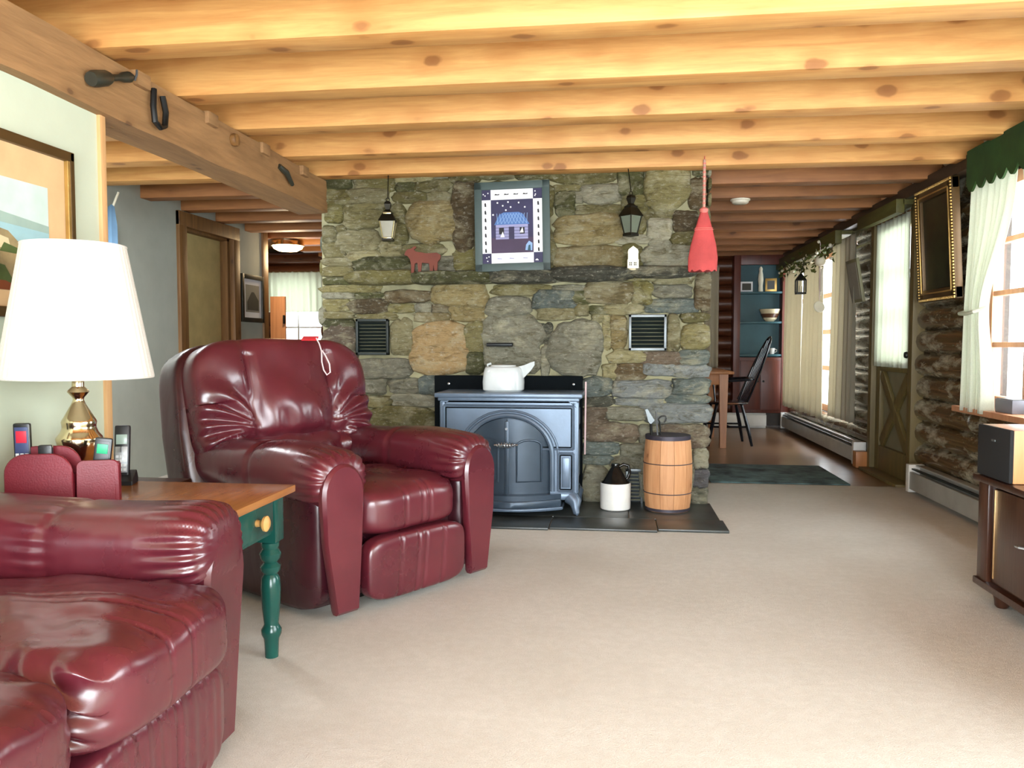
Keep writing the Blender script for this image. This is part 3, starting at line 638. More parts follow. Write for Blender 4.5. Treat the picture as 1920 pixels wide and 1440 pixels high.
# doors, bowed outwards, each with a raised tombstone panel
def dooro(sgn):
    def bow(x): return 0.02 - 0.075 * (1 - (x / 0.262) ** 2)
    g = G(); nu, nv = 12, 10; x0, x1 = (0.004, 0.258) if sgn > 0 else (-0.258, -0.004)
    def top(x): return azs + (azt - azs) * math.sqrt(max(0, 1 - (x / 0.262) ** 2)) - 0.006
    g.grid(nu, nv, lambda u, v: (x0 + (x1 - x0) * u, bow(x0 + (x1 - x0) * u), 0.1 + (top(x0 + (x1 - x0) * u) - 0.1) * v))
    g.grid(nu, nv, lambda u, v: (x0 + (x1 - x0) * u, bow(x0 + (x1 - x0) * u) + 0.016, 0.1 + (top(x0 + (x1 - x0) * u) - 0.1) * v))
    d = g.obj('door', D, stv)
    q = G(); xs = [x0 + (x1 - x0) * t for t in (0.22, 0.8)]; zt = min(top(xs[0]), top(xs[1])) - 0.045
    path = [(xs[0], 0.2), (xs[0], zt - 0.03)] + [((xs[0] + xs[1]) / 2 - (xs[1] - xs[0]) / 2 * math.cos(pi * i / 8), zt - 0.03 + 0.035 * math.sin(pi * i / 8)) for i in range(1, 8)] + [(xs[1], zt - 0.03), (xs[1], 0.2)]
    q.tube([(x, bow(x) - 0.003, z) for x, z in path], 0.007, 6, closed=True); q.obj('panel_bead', D, d)
dooro(1); dooro(-1)
G().box(-0.012, 0.012, -0.066, -0.05, 0.1, 0.575, 0.003).obj('door_seam_bar', D, stv)
g = G(); g.tube([(0.0, -0.06, 0.44), (0.0, -0.11, 0.44)], 0.008, 8)
hel = [(-0.06 + 0.12 * i / 90, -0.12 - 0.002 + 0.018 * math.cos(i * 0.52) * math.sin(pi * i / 90) ** 0.5, 0.435 + 0.018 * math.sin(i * 0.52) * math.sin(pi * i / 90) ** 0.5) for i in range(91)]
g.tube(hel, 0.0035, 6); g.tube([(-0.07, -0.12, 0.435), (0.075, -0.12, 0.437)], 0.005, 8); g.obj('spring_handle', M['steel'], stv)
G().tube([(0, -0.062, 0.53), (0, -0.085, 0.53)], 0.009, 8).obj('latch', M['steel'], stv)
# bowed ash lip and base
lip = []; 
for i in range(25):
    x = -0.33 + 0.66 * i / 24; lip.append((x, -0.03 - 0.12 * (1 - (x / 0.33) ** 2)))
G().prism(lip + [(0.33, 0.1), (-0.33, 0.1)], 0.05, 0.095, 2, b=0.006).obj('ash_lip', D, stv)
lip2 = [(x * 1.0, y + 0.022) for x, y in lip]; G().prism(lip2 + [(0.33, 0.1), (-0.33, 0.1)], 0.094, 0.125, 2).obj('lip_step', D, stv)
G().prism([(x * 1.04, y - 0.012) for x, y in lip] + [(0.343, 0.1), (-0.343, 0.1)], 0.034, 0.052, 2, b=0.005).obj('lip_rim', A, stv)
G().box(-0.435, 0.435, -0.005, 0.38, 0.085, 0.125, 0.01).obj('base_plate', A, stv)
for sgn in (-1, 1):
    x = sgn * 0.42
    G().box(x - 0.006, x + 0.006, 0.06, 0.34, 0.14, 0.68, 0.004).box(x - 0.016, x + 0.016, 0.02, 0.07, 0.125, 0.69, 0.006).box(x - 0.013, x + 0.013, 0.11, 0.30, 0.2, 0.5, 0.008).box(x - 0.013, x + 0.013, 0.11, 0.3, 0.53, 0.64, 0.008).obj('side_panel', A, stv)
    for y in (0.0, 0.33):
        s2 = -1 if y == 0 else 1
        path = [(x * 0.93, y + 0.02, 0.1), (x * 1.0, y + 0.012 * s2 + .01, 0.072), (x * 1.0, y + 0.02 * s2, 0.04), (x * 1.015, y + 0.035 * s2, 0.014), (x * 1.03, y + 0.05 * s2, 0.008)]
        G().tube(path, [0.05, 0.04, 0.024, 0.02, 0.008], 10).obj('leg', A, stv)
G().tube([(0.462, 0.37, 0.32), (0.466, 0.37, 0.8)], 0.006, 8).obj('damper_rod', plain('pink_rod', c(226, 196, 196), 0.4), stv)
# kettle on the stove
ket = thing('kettle', 'white enamel kettle with a short spout on top of the stove', 'kettle', (-0.70, 5.1, 0.759))
def kmod(a, z): return (abs(math.cos(a)) ** 3 + abs(math.sin(a)) ** 3) ** (-1 / 3)
G().lathe([(0.0, 0.0), (0.118, 0.0), (0.13, 0.012), (0.132, 0.06), (0.126, 0.12), (0.118, 0.15), (0.108, 0.158), (0.0, 0.162)], 40, mod=kmod).obj('body', M['enamel'], ket)
vs = []
for (x, hw, zb, zt) in ((0.09, 0.045, 0.06, 0.156), (0.135, 0.03, 0.09, 0.168), (0.178, 0.016, 0.135, 0.186), (0.2, 0.01, 0.168, 0.192)):
    vs += [(x, -hw, zt), (x, hw, zt), (x, hw * .6, zb), (x, -hw * .6, zb)]
G().add(vs, [(i * 4 + j, i * 4 + (j + 1) % 4, i * 4 + 4 + (j + 1) % 4, i * 4 + 4 + j) for i in range(3) for j in range(4)] + [(0, 3, 2, 1), (12, 13, 14, 15)]).obj('spout', M['enamel'], ket)
G().lathe([(0.085, 0.158), (0.08, 0.168), (0.03, 0.172), (0.0, 0.173)], 20).obj('lid', M['enamel'], ket)
G().tube([(-0.1, 0, 0.15), (-0.105, 0, 0.17), (-0.08, 0, 0.178)], 0.008, 8).obj('handle_lug', M['enamel'], ket)

# jug and barrel on the hearth
jug = thing('stoneware_jug', 'white stoneware jug with a black shoulder on the hearth beside the stove', 'jug', (0.018, 5.1, 0.015))
G().lathe([(0.0, 0), (0.09, 0), (0.096, 0.006), (0.097, 0.16), (0.094, 0.168)], 32).obj('body', M['stoneware'], jug)
G().lathe([(0.093, 0.168), (0.078, 0.182), (0.05, 0.23), (0.032, 0.258), (0.026, 0.266), (0.029, 0.276), (0.026, 0.288), (0.0, 0.288)], 28).obj('shoulder', M['blackglaze'], jug)
G().tube([(0.022, 0, 0.268), (0.05, 0, 0.285), (0.08, 0, 0.275), (0.09, 0, 0.24), (0.08, 0, 0.2), (0.068, 0, 0.19)], 0.0095, 10).obj('handle', M['blackglaze'], jug)
bar = thing('nail_keg', 'pale wooden keg with dark rim on the hearth holding fire tools', 'keg', (0.346, 5.13, 0.015))
NS = 11
for i in range(NS):
    g = G(); a0, a1 = 2 * pi * i / NS + 0.35, 2 * pi * (i + 1) / NS + 0.35 - 0.012; vs = []; rows = (0, 0.06, 0.16, 0.235, 0.31, 0.41, 0.47); q = R.uniform(-0.001, 0.002)
    for z in rows:
        r = 0.137 + 0.016 * (1 - ((z - 0.235) / 0.235) ** 2) + q
        for rr in (r, r - 0.014):
            for t in range(4):
                a = a0 + (a1 - a0) * t / 3; vs.append((rr * math.cos(a), rr * math.sin(a), z))
    fs = []
    for j in range(len(rows) - 1):
        o0, o1 = j * 8, j * 8 + 8
        fs += [(o0 + t, o0 + t + 1, o1 + t + 1, o1 + t) for t in range(3)] + [(o0 + 4 + t, o1 + 4 + t, o1 + 5 + t, o0 + 5 + t) for t in range(3)] + [(o0, o1, o1 + 4, o0 + 4), (o0 + 3, o0 + 7, o1 + 7, o1 + 3)]
    e = (len(rows) - 1) * 8; fs += [(t, t + 4, t + 5, t + 1) for t in range(3)] + [(e + t, e + t + 1, e + t + 5, e + t + 4) for t in range(3)]
    g.add(vs, fs).obj('stave', M['stave'], bar)
G().lathe([(0.0, 0.005), (0.125, 0.005), (0.125, 0.02), (0.0, 0.02)], 24).obj('bottom_board', M['stave'], bar)
for z, r, h in ((0.448, 0.139, 0.026), (0.002, 0.1385, 0.018)): G().lathe([(r, z), (r + 0.003, z), (r + 0.003, z + h), (r, z + h)], 36).obj('rim_hoop', M['hoop'], bar)
for z in (0.30, 0.115): G().tube([((0.137 + 0.016 * (1 - ((z - 0.235) / 0.235) ** 2) + 0.002) * math.cos(2 * pi * i / 40), (0.137 + 0.016 * (1 - ((z - 0.235) / 0.235) ** 2) + 0.002) * math.sin(2 * pi * i / 40), z) for i in range(40)], 0.0028, 6, closed=True).obj('wire_hoop', M['hoop'], bar)
o = G().m(M['blackiron']).tube([(0.27, 5.11, 0.06), (0.237, 5.1, 0.56)], 0.009, 8).m(M['ventg']).prism([(0.2, 0.65), (0.215, 0.655), (0.262, 0.58), (0.238, 0.555), (0.222, 0.57)], 5.095, 5.105, 1, b=0.002).obj('fire_shovel', None); tag(base(o, (0.27, 5.11, 0.06)), 'dark iron fire shovel with grey blade, leftmost tool in the wooden keg', 'shovel', 'fire tools in the keg')
o = G().m(M['steel']).tube([(0.30, 5.12, 0.06), (0.272, 5.09, 0.6), (0.268, 5.088, 0.64)], 0.006, 8).obj('poker', None); tag(base(o, (0.30, 5.12, 0.06)), 'bright straight steel poker standing in the wooden keg', 'poker', 'fire tools in the keg')
o = G().m(M['blackiron']).tube([(0.33, 5.12, 0.06), (0.292, 5.1, 0.57)] + [(0.306 + 0.026 * math.cos(pi - t * pi / 6), 5.1, 0.585 + 0.026 * math.sin(t * pi / 6 - .4)) for t in range(1, 9)], 0.005, 8).obj('fire_tongs', None); tag(base(o, (0.33, 5.12, 0.06)), 'thin dark fire tongs with a curled grip in the wooden keg', 'tongs', 'fire tools in the keg')

# ================================================================== THINGS ON THE CHIMNEY
fq = thing('framed_print', 'teal framed night print of a small house leaning on the mantel', 'picture', (-0.656, 5.218, 1.54))
T = Matrix.Translation((0, 0, 0)) @ Matrix.Rotation(-0.1, 4, 'X')
T = Matrix.Rotation(-0.035, 4, 'X') @ Matrix.Rotation(-0.02, 4, 'Y')
w2_, h2_ = 0.248, 0.585
g = G(); g.box(-w2_, w2_, 0, 0.022, 0, 0.05, .004, T).box(-w2_, w2_, 0, 0.022, h2_ - 0.05, h2_, .004, T).box(-w2_, -w2_ + 0.05, 0, 0.022, 0, h2_, .004, T).box(w2_ - 0.05, w2_, 0, 0.022, 0, h2_, .004, T).obj('frame', M['frameteal'], fq)
g = G(); g.m(M['frameteal']).box(-0.21, 0.21, 0.008, 0.018, 0.03, h2_ - 0.03, 0, T)
pz0, pz1, px0, px1 = 0.052, h2_ - 0.052, -0.205, 0.205
e = 0.066
g.m(M['navy']).box(px0, px1, 0.006, 0.009, pz0, pz1, 0, T)
g.m(M['white']).box(px0 + e, px1 - e, 0.004, 0.006, pz0, pz0 + e, 0, T).box(px0 + e, px1 - e, 0.004, 0.006, pz1 - e, pz1, 0, T).box(px0, px0 + e, 0.004, 0.006, pz0 + e, pz1 - e, 0, T).box(px1 - e, px1, 0.004, 0.006, pz0 + e, pz1 - e, 0, T)
g.m(M['purple']).box(px0 + e, px1 - e, 0.004, 0.006, pz0 + e, pz0 + e + 0.1, 0, T)
hz = pz0 + e + 0.1
g.m(M['lilac']).box(-0.108, 0.104, 0.0025, 0.004, hz - 0.01, hz + 0.085, 0, T)
for k in range(4): g.m(M['navy']).box(-0.108, 0.104, 0.0018, 0.0025, hz + 0.004 + k * 0.02, hz + 0.0065 + k * 0.02, 0, T)
g.m(M['bluep']).prism([(-0.118, hz + 0.085), (0.114, hz + 0.085), (0.075, hz + 0.15), (0.045, hz + 0.165), (-0.055, hz + 0.165), (-0.085, hz + 0.15)], 0.002, 0.004, 1, T)
g.m(M['bluel'])
for k in range(-4, 5):
    for sgn in (1, -1):
        x = k * 0.024; g.add([(x - 0.001, 0.001, hz + 0.09), (x + 0.002, 0.001, hz + 0.09), (x * .75 + sgn * 0.028 + 0.002, 0.001, hz + 0.158), (x * .75 + sgn * 0.028 - 0.001, 0.001, hz + 0.158)], [(0, 1, 2, 3)], T)
g.m(M['navy']).box(-0.022, 0.014, 0.001, 0.0025, hz - 0.01, hz + 0.07, 0, T)
for x in (-0.07, 0.066): g.m(M['inkd']).box(x - 0.016, x + 0.016, 0.001, 0.0025, hz + 0.022, hz + 0.064, 0, T); 
g.m(M['white']).prism([(-0.078, hz + 0.004), (-0.05, hz + 0.004), (-0.062, hz + 0.04)], 0.0005, 0.001, 1, T).prism([(0.05, hz + 0.03), (0.075, hz + 0.03), (0.068, hz + 0.066)], 0.0005, 0.001, 1, T)
g.m(M['bluel']).prism([(0.085, pz0 + e + 0.015), (0.13, pz0 + e + 0.012), (0.132, pz0 + e + 0.06), (0.11, pz0 + e + 0.075), (0.09, pz0 + e + 0.05)], 0.002, 0.004, 1, T)
g.m(M['tealp']).prism([(0.1, pz0 + e + 0.012), (0.12, pz0 + e + 0.012), (0.118, pz0 + e + 0.05), (0.106, pz0 + e + 0.045)], 0.001, 0.002, 1, T)
g.m(M['white'])
for x, z in ((-0.095, 0.345), (-0.06, 0.325), (-0.025, 0.348), (-0.008, 0.315), (0.045, 0.342), (-0.04, 0.296), (0.085, 0.312), (-0.125, 0.268)):
    g.prism([(x + 0.006 * math.cos(i * pi / 3), z + pz0 + 0.05 + 0.006 * math.sin(i * pi / 3)) for i in range(6)], 0.003, 0.005, 1, T)
for cx_, cz_ in ((px0 + e / 2, pz0 + e / 2), (px0 + e / 2, pz1 - e / 2), (px1 - e / 2, pz0 + e / 2), (px1 - e / 2, pz1 - e / 2)):
    for k in range(3): 
        x, z = cx_ + R.uniform(-.02, .02), cz_ + R.uniform(-.02, .02); g.prism([(x + 0.0045 * math.cos(i * pi / 3), z + 0.0045 * math.sin(i * pi / 3)) for i in range(6)], 0.003, 0.006, 1, T)
g.m(M['inkd'])
for k in range(4): x = px0 + e + 0.025 + k * 0.062; g.prism([(x, pz1 - 0.036), (x + 0.03, pz1 - 0.036), (x + 0.034, pz1 - 0.028), (x + 0.02, pz1 - 0.031), (x + 0.005, pz1 - 0.027)], 0.003, 0.004, 1, T)
for k in range(7):
    z = pz1 - e - 0.03 - k * 0.05
    for x in (px0 + 0.03, px1 - 0.032): g.prism([(x - 0.005, z - 0.012), (x + 0.006, z - 0.014), (x + 0.005, z + 0.004), (x + 0.001, z + 0.014), (x - 0.006, z + 0.008)], 0.003, 0.004, 1, T)
g.m(M['lilac'])
for x in (-0.1, -0.02, 0.07): g.prism([(x, pz0 + 0.028), (x + 0.03, pz0 + 0.026), (x + 0.03, pz0 + 0.031), (x, pz0 + 0.034)], 0.003, 0.004, 1, T)
g.obj('print', None, fq, smooth=False)

def lantern(name, label, x, y, z0, s, glassm, facet):
    t = thing(name, label, 'lantern', (x, y, z0), facet, 'hanging lanterns on the chimney')
    q = 4; up = 0.3
    def sq(r): return r * 1.414
    g = G(); g.lathe([(0.0, 0), (sq(.036), 0), (sq(.036), 0.014), (sq(.03), 0.02), (0, .02)], 4, a0=pi / 4, a1=pi / 4 + 2 * pi).obj('base', M['lanterndk'], t, ang=0.4)
    G().lathe([(sq(.028), 0.02), (sq(.046), 0.125)], 4, a0=pi / 4, a1=pi / 4 + 2 * pi).obj('pane', glassm, t, ang=0.4)
    for k in range(4):
        a = pi / 4 + k * pi / 2; G().tube([(sq(.03) * math.cos(a), sq(.03) * math.sin(a), 0.018), (sq(.048) * math.cos(a), sq(.048) * math.sin(a), 0.128)], 0.0045, 6).obj('corner_bar', M['lanternhi'] if s else M['lanterndk'], t)
    G().lathe([(sq(.056), 0.125), (sq(.054), 0.132), (sq(.036), 0.17), (sq(.03), 0.178), (sq(.03), 0.188), (sq(.02), 0.195), (0.018, 0.205), (0.026, 0.225), (0.03, 0.24), (0.024, 0.255), (0.008, 0.262), (0.0, 0.263)], 4, a0=pi / 4, a1=pi / 4 + 2 * pi).obj('roof', M['lanterndk'], t, ang=0.4)
    G().tube([(0.012 * math.cos(i * pi / 6), 0, 0.27 + 0.012 * math.sin(i * pi / 6)) for i in range(12)], 0.003, 6, closed=True).obj('ring', M['lanterndk'], t)
    G().tube([(0, 0, 0.28), (0, 0.03, 2.2 - z0)], 0.0035, 6).obj('chain', M['lanterndk'], t)
    if s: G().box(-0.026, 0.026, -0.042, -0.034, 0.172, 0.184, .002).box(-0.027, 0.027, -0.039, -0.034, 0.012, 0.02, .002).obj('highlight_strip', M['lanternhi'], t)
    return t
lantern('hanging_lantern', 'dark metal lantern with a pale pane hanging left of the framed print', -1.487, 5.2, 1.745, True, M['lanternglass'], 0.12)
lantern('hanging_lantern', 'dark lantern hanging right of the framed print above the white house', 0.105, 5.2, 1.75, False, plain('grey_green_pane', c(104, 112, 96), 0.08), pi / 4)
# red moose cut-out
mp = [(0, 0), (.018, 0), (.022, .07), (.04, .075), (.05, 0), (.066, 0), (.07, .075), (.12, .07), (.13, 0), (.148, 0), (.15, .06), (.16, 0), (.176, 0), (.178, .08), (.195, .1), (.198, .125), (.17, .142), (.1, .138), (.06, .146), (.03, .15), (.012, .165), (.03, .18), (.02, .19), (-.006, .172), (-.03, .168), (-.045, .15), (-.05, .128), (-.03, .122), (-.012, .1), (-.002, .06)]
T = Matrix.Translation((-1.345, 5.252, 1.531)) @ Matrix.Rotation(-0.14, 4, 'X')
o = G().prism(mp, 0, 0.012, 1, T, b=0.0).obj('moose_figure', M['rust'], ang=0.5); tag(base(o, (-1.26, 5.25, 1.531)), 'rusty red moose cut-out leaning on the mantel below the left lantern', 'ornament')
# white candle house
hs = thing('candle_house', 'small white candle house at the right of the mantel', 'ornament', (0.122, 5.255, 1.536))
G().lathe([(0, 0), (0.034, 0), (0.036, 0.006), (0.03, 0.012), (0.0, 0.012)], 20).obj('base', M['cream'], hs)
G().box(-0.036, 0.036, -0.03, 0.03, 0.012, 0.07, .002).box(-0.033, 0.033, -0.028, 0.028, 0.07, 0.115, .002).prism([(-0.035, 0.113), (0.035, 0.113), (0.03, 0.132), (0, 0.155), (-0.03, 0.132)], -0.03, 0.03, 1).obj('house', M['whitepaint'], hs, ang=0.4)
for x in (-0.021, -0.011, 0.008, 0.018):
    for z in (0.03, 0.042): G().box(x - 0.003, x + 0.003, -0.032, -0.029, z, z + 0.009).obj('window_slot', M['inkd'], hs)
# red broom
br = thing('broom', 'red straw broom with striped handle hanging from the ceiling joist', 'broom', (0.556, 5.16, 1.52))
def bmod(a, z): return 1
vs = []; n = 28; secs = [(0.0, .088, .026), (0.08, .09, .028), (0.16, .078, .026), (0.25, .056, .022), (0.31, .04, .02), (0.355, .026, .018), (0.372, .022, .018)]
for z, a, b in secs:
    for i in range(n):
        t = 2 * pi * i / n; q = 1 + 0.035 * math.sin(i * 5.1 + z * 9); vs.append((a * math.cos(t) * q - 0.012 * (0.36 - z), b * math.sin(t) * q, z + (0.008 * math.sin(i * 2.3) if z == 0 else 0)))
fs = [(j * n + i, j * n + (i + 1) % n, j * n + n + (i + 1) % n, j * n + n + i) for j in range(len(secs) - 1) for i in range(n)] + [tuple(range(n)), tuple((len(secs) - 1) * n + i for i in range(n))]
G().add(vs, fs).obj('bristles', M['broom'], br, ang=1.2)
for z, a in ((0.255, .057), (0.265, .054)): G().tube([((a + .001) * math.cos(t * pi / 14), .0235 * math.sin(t * pi / 14), z) for t in range(28)], 0.0025, 6, closed=True).obj('binding', M['redcord'], br)
G().lathe([(0.02, 0.36), (0.027, 0.372), (0.027, 0.384), (0.018, 0.392), (0.0, 0.392)], 16).obj('collar', M['redcord'], br)
g = G(); rows = 44
for k in range(rows):
    z0_ = 0.39 + k * 0.0068; g.m(M['redcord'] if k % 4 == 0 else M['rope']); g.lathe([(0.0085 if k % 4 else 0.0105, z0_), (0.0085 if k % 4 else 0.0105, z0_ + 0.0068)], 10)
g.obj('handle', None, br)
G().tube([(0, 0, 0.685), (0.004, 0.03, 0.72)], 0.003, 6).obj('hanging_loop', M['redcord'], br)

# ================================================================== RECLINER
RCL = thing('recliner', 'burgundy leather recliner armchair with puffy back beside the stove', 'armchair', (-1.215, 3.495, 0), math.radians(57)); RCL.scale = (1.045, 1, 1)
LE, LD = M['leather'], M['leatherd']
def gath(P, c0, amp, k, ax):            # radiating gathers round a point
    return P
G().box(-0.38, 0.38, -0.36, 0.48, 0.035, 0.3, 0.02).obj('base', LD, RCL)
def arm_fn(sgn):
    def fn(q, P):
        t = max(0.0, (-q[1] - 0.62) / 0.38); a = math.atan2(q[2], q[0])
        k = 1 - 0.02 * t + 0.045 * t * math.sin(a * 20)
        cx_, cz_ = sgn * 0.355, 0.545
        e = 2.6; yy = min(abs(q[1]), 0.985); k *= ((1 - yy ** 20) / (1 - yy ** e)) ** (1 / e)
        x = cx_ + (P.x - cx_) * k; z = cz_ + (P.z - cz_) * k
        z += 0.012 * math.sin((P.y + 0.4) * 7) * (1 if q[2] > 0 else 0)
        seam = math.exp(-((P.y + 0.02) / 0.012) ** 2) * 0.012
        return (cx_ + (x - cx_) * (1 - seam * 4), P.y, z - seam * (q[2] > 0))
    return fn
for sgn in (-1, 1):
    G().puff(sgn * 0.355, 0.0, 0.545, 0.13, 0.492, 0.112, 44, 2.6, arm_fn(sgn)).obj('armrest', LE, RCL, ang=3)
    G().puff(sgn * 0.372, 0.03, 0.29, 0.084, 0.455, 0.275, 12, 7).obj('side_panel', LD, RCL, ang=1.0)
    w0, w1 = 0.06, 0.094; x = sgn * 0.366
    pts = [(x - w0 * (1 if sgn > 0 else 0.6), 0.03), (x + w0 * (0.6 if sgn > 0 else 1), 0.03), (x + w1 * 0.86, 0.3), (x + w1 * 0.98, 0.44)] + [(x + w1 * math.cos(pi * i / 12), 0.49 + 0.118 * math.sin(pi * i / 12)) for i in range(13)] + [(x - w1 * 0.98, 0.44), (x - w1 * 0.86, 0.3)]
    G().prism(pts, -0.5, -0.455, 1, b=0.012).obj('arm_front', LE, RCL, ang=0.6)
def seat_fn(q, P):
    t = max(0, (abs(q[0]) - 0.75) / 0.25)
    w = 0.016 * t * math.sin(P.y * 90 + q[2] * 3) + 0.006 * math.sin(q[0] * 5 + 1.0) * math.sin(P.y * 24)
    cr = sum(math.exp(-((P.x - x0) / 0.007) ** 2) * 0.006 for x0 in (-0.07, 0.02, 0.06)) if q[1] < -0.3 else 0
    return (P.x, P.y + cr * 1.2, P.z + w * (1 if q[2] > 0 else 0.3) + 0.02 * (1 - q[0] ** 2) * (1 - q[1] ** 2) * (q[2] > 0))
G().puff(0, -0.16, 0.385, 0.27, 0.345, 0.105, 56, 4.5, seat_fn).obj('seat_cushion', LE, RCL, ang=3)
def foot_fn(q, P):
    cr = sum(math.exp(-((P.x - x0 - 0.1 * (P.z - .2)) / 0.006) ** 2) * 0.007 for x0 in (-0.11, -0.02, 0.02, 0.12)) if q[1] < -0.3 else 0
    return (P.x, P.y + cr, P.z)
G().puff(0, -0.47, 0.165, 0.262, 0.05, 0.13, 56, 5, foot_fn).obj('footrest', LE, RCL, ang=3)
G().box(-0.2, 0.2, -0.3, 0.3, 0.0, 0.04, 0.004).obj('mechanism', M['blackiron'], RCL)
TB = Matrix.Translation((-0.035, 0.38, 0.315)) @ Matrix.Rotation(math.radians(-14), 4, 'X')
def shell_fn(q, P):
    # taper a little to the top
    k = 1 - 0.05 * max(0, q[2]); return (P.x * k, P.y, P.z - 0.015 * abs(q[0]) ** 4 * (q[2] > 0))
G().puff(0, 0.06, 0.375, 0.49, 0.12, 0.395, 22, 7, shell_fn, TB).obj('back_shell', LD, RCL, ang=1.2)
def pillow_fn(q, P):
    x, z = q[0], q[2]
    if q[1] > 0: return (P.x, P.y, P.z - 0.025 * abs(x) ** 4 * (z > 0))
    d = 0.0
    for s in (-1, 1):
        gx = s * (0.46 + 0.06 * (z < 0) * z); d += 0.030 * math.exp(-((x - gx) / 0.05) ** 2) * (1 if -0.55 < z < 0.75 else 0.5)
        # wing gathers radiating from the seam's foot
        dx, dz = x - s * 0.46, z + 0.42
        r = math.hypot(dx, dz); a = math.atan2(dz, dx * s)
        if dx * s > 0: d += 0.017 * math.sin(a * 13 + 5.0 * r) * math.exp(-((r - 0.38) / 0.36) ** 2)
    if abs(x) < 0.46:
        d += 0.012 * math.sin(x * 26 + 3 * z) * math.exp(-((z + 0.35) / 0.22) ** 2) * (0.4 + abs(x))
    d += 0.045 * math.exp(-((z + 0.62 - 0.12 * x * x) / 0.10) ** 2) * (abs(x) < 0.62)
    d += 0.006 * math.sin(x * 9) * math.sin(z * 7 + 1)
    puffy = -0.045 * math.cos(min(1, abs(x) / 0.46) * pi / 2) * math.exp(-((z + 0.12) / 0.4) ** 2)
    return (P.x, P.y + d + puffy, P.z - 0.025 * abs(x) ** 4 * (z > 0))
G().puff(0, -0.06, 0.46, 0.455, 0.13, 0.305, 54, 5.2, pillow_fn, TB).obj('back_pillow', LE, RCL, ang=3)
def lum_fn(q, P):
    d = 0.008 * math.sin(q[0] * 11) * (q[1] < 0); return (P.x, P.y + d + 0.02 * q[0] ** 2 * (q[1] < 0), P.z)
G().puff(0, -0.085, 0.16, 0.33, 0.11, 0.16, 22, 3.4, lum_fn, TB).obj('lumbar_cushion', LE, RCL, ang=3)
# red tag with cord over the back of the recliner
tg = thing('shop_tag', 'small red card tag with a white cord loop over the recliner back', 'tag', (-1.475, 3.785, 1.086))
G().box(-0.045, 0.035, -0.018, 0.018, 0.0, 0.006, .002, Matrix.Rotation(0.55, 4, 'X')).obj('card', M['redtag'], tg)
lp = [(0.03, -0.01, 0.004), (0.055, -0.035, -0.025), (0.075, -0.06, -0.06), (0.085, -0.085, -0.11), (0.1, -0.1, -0.15), (0.118, -0.107, -0.172), (0.132, -0.1, -0.16), (0.125, -0.09, -0.12), (0.1, -0.075, -0.08), (0.078, -0.06, -0.056)]
G().tube(lp, 0.0035, 6).obj('cord', M['string'], tg)

# ================================================================== SOFA (faces the room, its far arm and two seats in view)
SF = thing('sofa', 'burgundy leather sofa with a rolled arm in front of the end table', 'sofa', (-1.45, 1.2, 0))
def S(g, name, mat, ang=3): return g.obj(name, mat, SF, ang=ang, world=True)
def sarm(q, P):
    t = max(0.0, (q[0] - 0.62) / 0.38); a = math.atan2(q[2], q[1]); y0, z0 = 1.935, 0.54
    k = 1 - 0.03 * t + 0.045 * t * math.sin(a * 22)
    seam = 0.05 * math.exp(-((P.x + 1.40) / 0.012) ** 2) + 0.012 * math.exp(-((P.x + 1.44) / 0.05) ** 2) * math.sin(a * 22)
    e = 2.7; yy = min(abs(q[0]), 0.985); k *= ((1 - yy ** 20) / (1 - yy ** e)) ** (1 / e)
    k -= seam
    return (P.x - 0.02 * t * q[2], y0 + (P.y - y0) * k, z0 + (P.z - z0) * k + 0.008 * math.sin(P.x * 6))
S(G().puff(-1.47, 1.935, 0.54, 0.488, 0.142, 0.112, 48, 2.7, sarm), 'armrest', LE)
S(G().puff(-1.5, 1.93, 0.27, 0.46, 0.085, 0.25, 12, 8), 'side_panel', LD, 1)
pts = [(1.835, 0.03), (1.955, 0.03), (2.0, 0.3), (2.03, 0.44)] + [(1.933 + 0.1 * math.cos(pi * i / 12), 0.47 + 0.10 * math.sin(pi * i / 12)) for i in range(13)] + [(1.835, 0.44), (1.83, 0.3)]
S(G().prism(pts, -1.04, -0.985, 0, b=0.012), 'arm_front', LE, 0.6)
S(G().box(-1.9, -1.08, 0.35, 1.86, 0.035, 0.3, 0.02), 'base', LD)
def scush(y0, y1):
    yc, hy = (y0 + y1) / 2, (y1 - y0) / 2 + 0.006
    def fn(q, P):
        t = max(0, (abs(q[1]) - 0.72) / 0.28); fr = max(0, q[0])
        w = 0.022 * t * fr * math.sin((P.z * 1.0 + P.x * 0.8) * 95) + 0.007 * math.sin(q[1] * 7 + 3 * q[0]) * math.sin(P.x * 16) + 0.004 * mnoise.noise((P.x * 12, P.y * 20, 2.0))
        cr = sum(math.exp(-((q[1] - s0 - 0.25 * (q[0] - .5)) / 0.011) ** 2) * 0.0035 * (1 + math.sin(7 * s0 + 3 * q[0])) for s0 in (-0.3, -0.02, 0.14, 0.5)) if q[0] > -0.2 else 0
        dome = 0.035 * (1 - q[1] ** 2) * (1 - min(1, abs(q[0])) ** 2) * (q[2] > 0)
        return (P.x - cr * q[0], P.y + 0.016 * t * fr * math.sin((P.z * 1.2 + P.x * 0.5) * 110) * q[1], P.z + (w + dome - cr) * (1 if q[2] > 0 else 0.3))
    S(G().puff(-1.225, yc, 0.385, 0.335, hy, 0.1, 60, 5, fn), 'seat_cushion', LE)
    def ff(q, P):
        cr = sum(math.exp(-((q[1] - s0) / 0.014) ** 2) * 0.006 for s0 in (-0.4, -0.1, 0.02, 0.13, 0.5)) if q[0] > 0.2 else 0
        return (P.x - cr + 0.0015 * math.sin(q[1] * 40) * (q[0] > 0), P.y, P.z)
    S(G().puff(-0.985, yc, 0.17, 0.055, hy - 0.004, 0.13, 52, 4.5, ff), 'footrest', LE)
scush(1.285, 1.835); scush(0.69, 1.278)
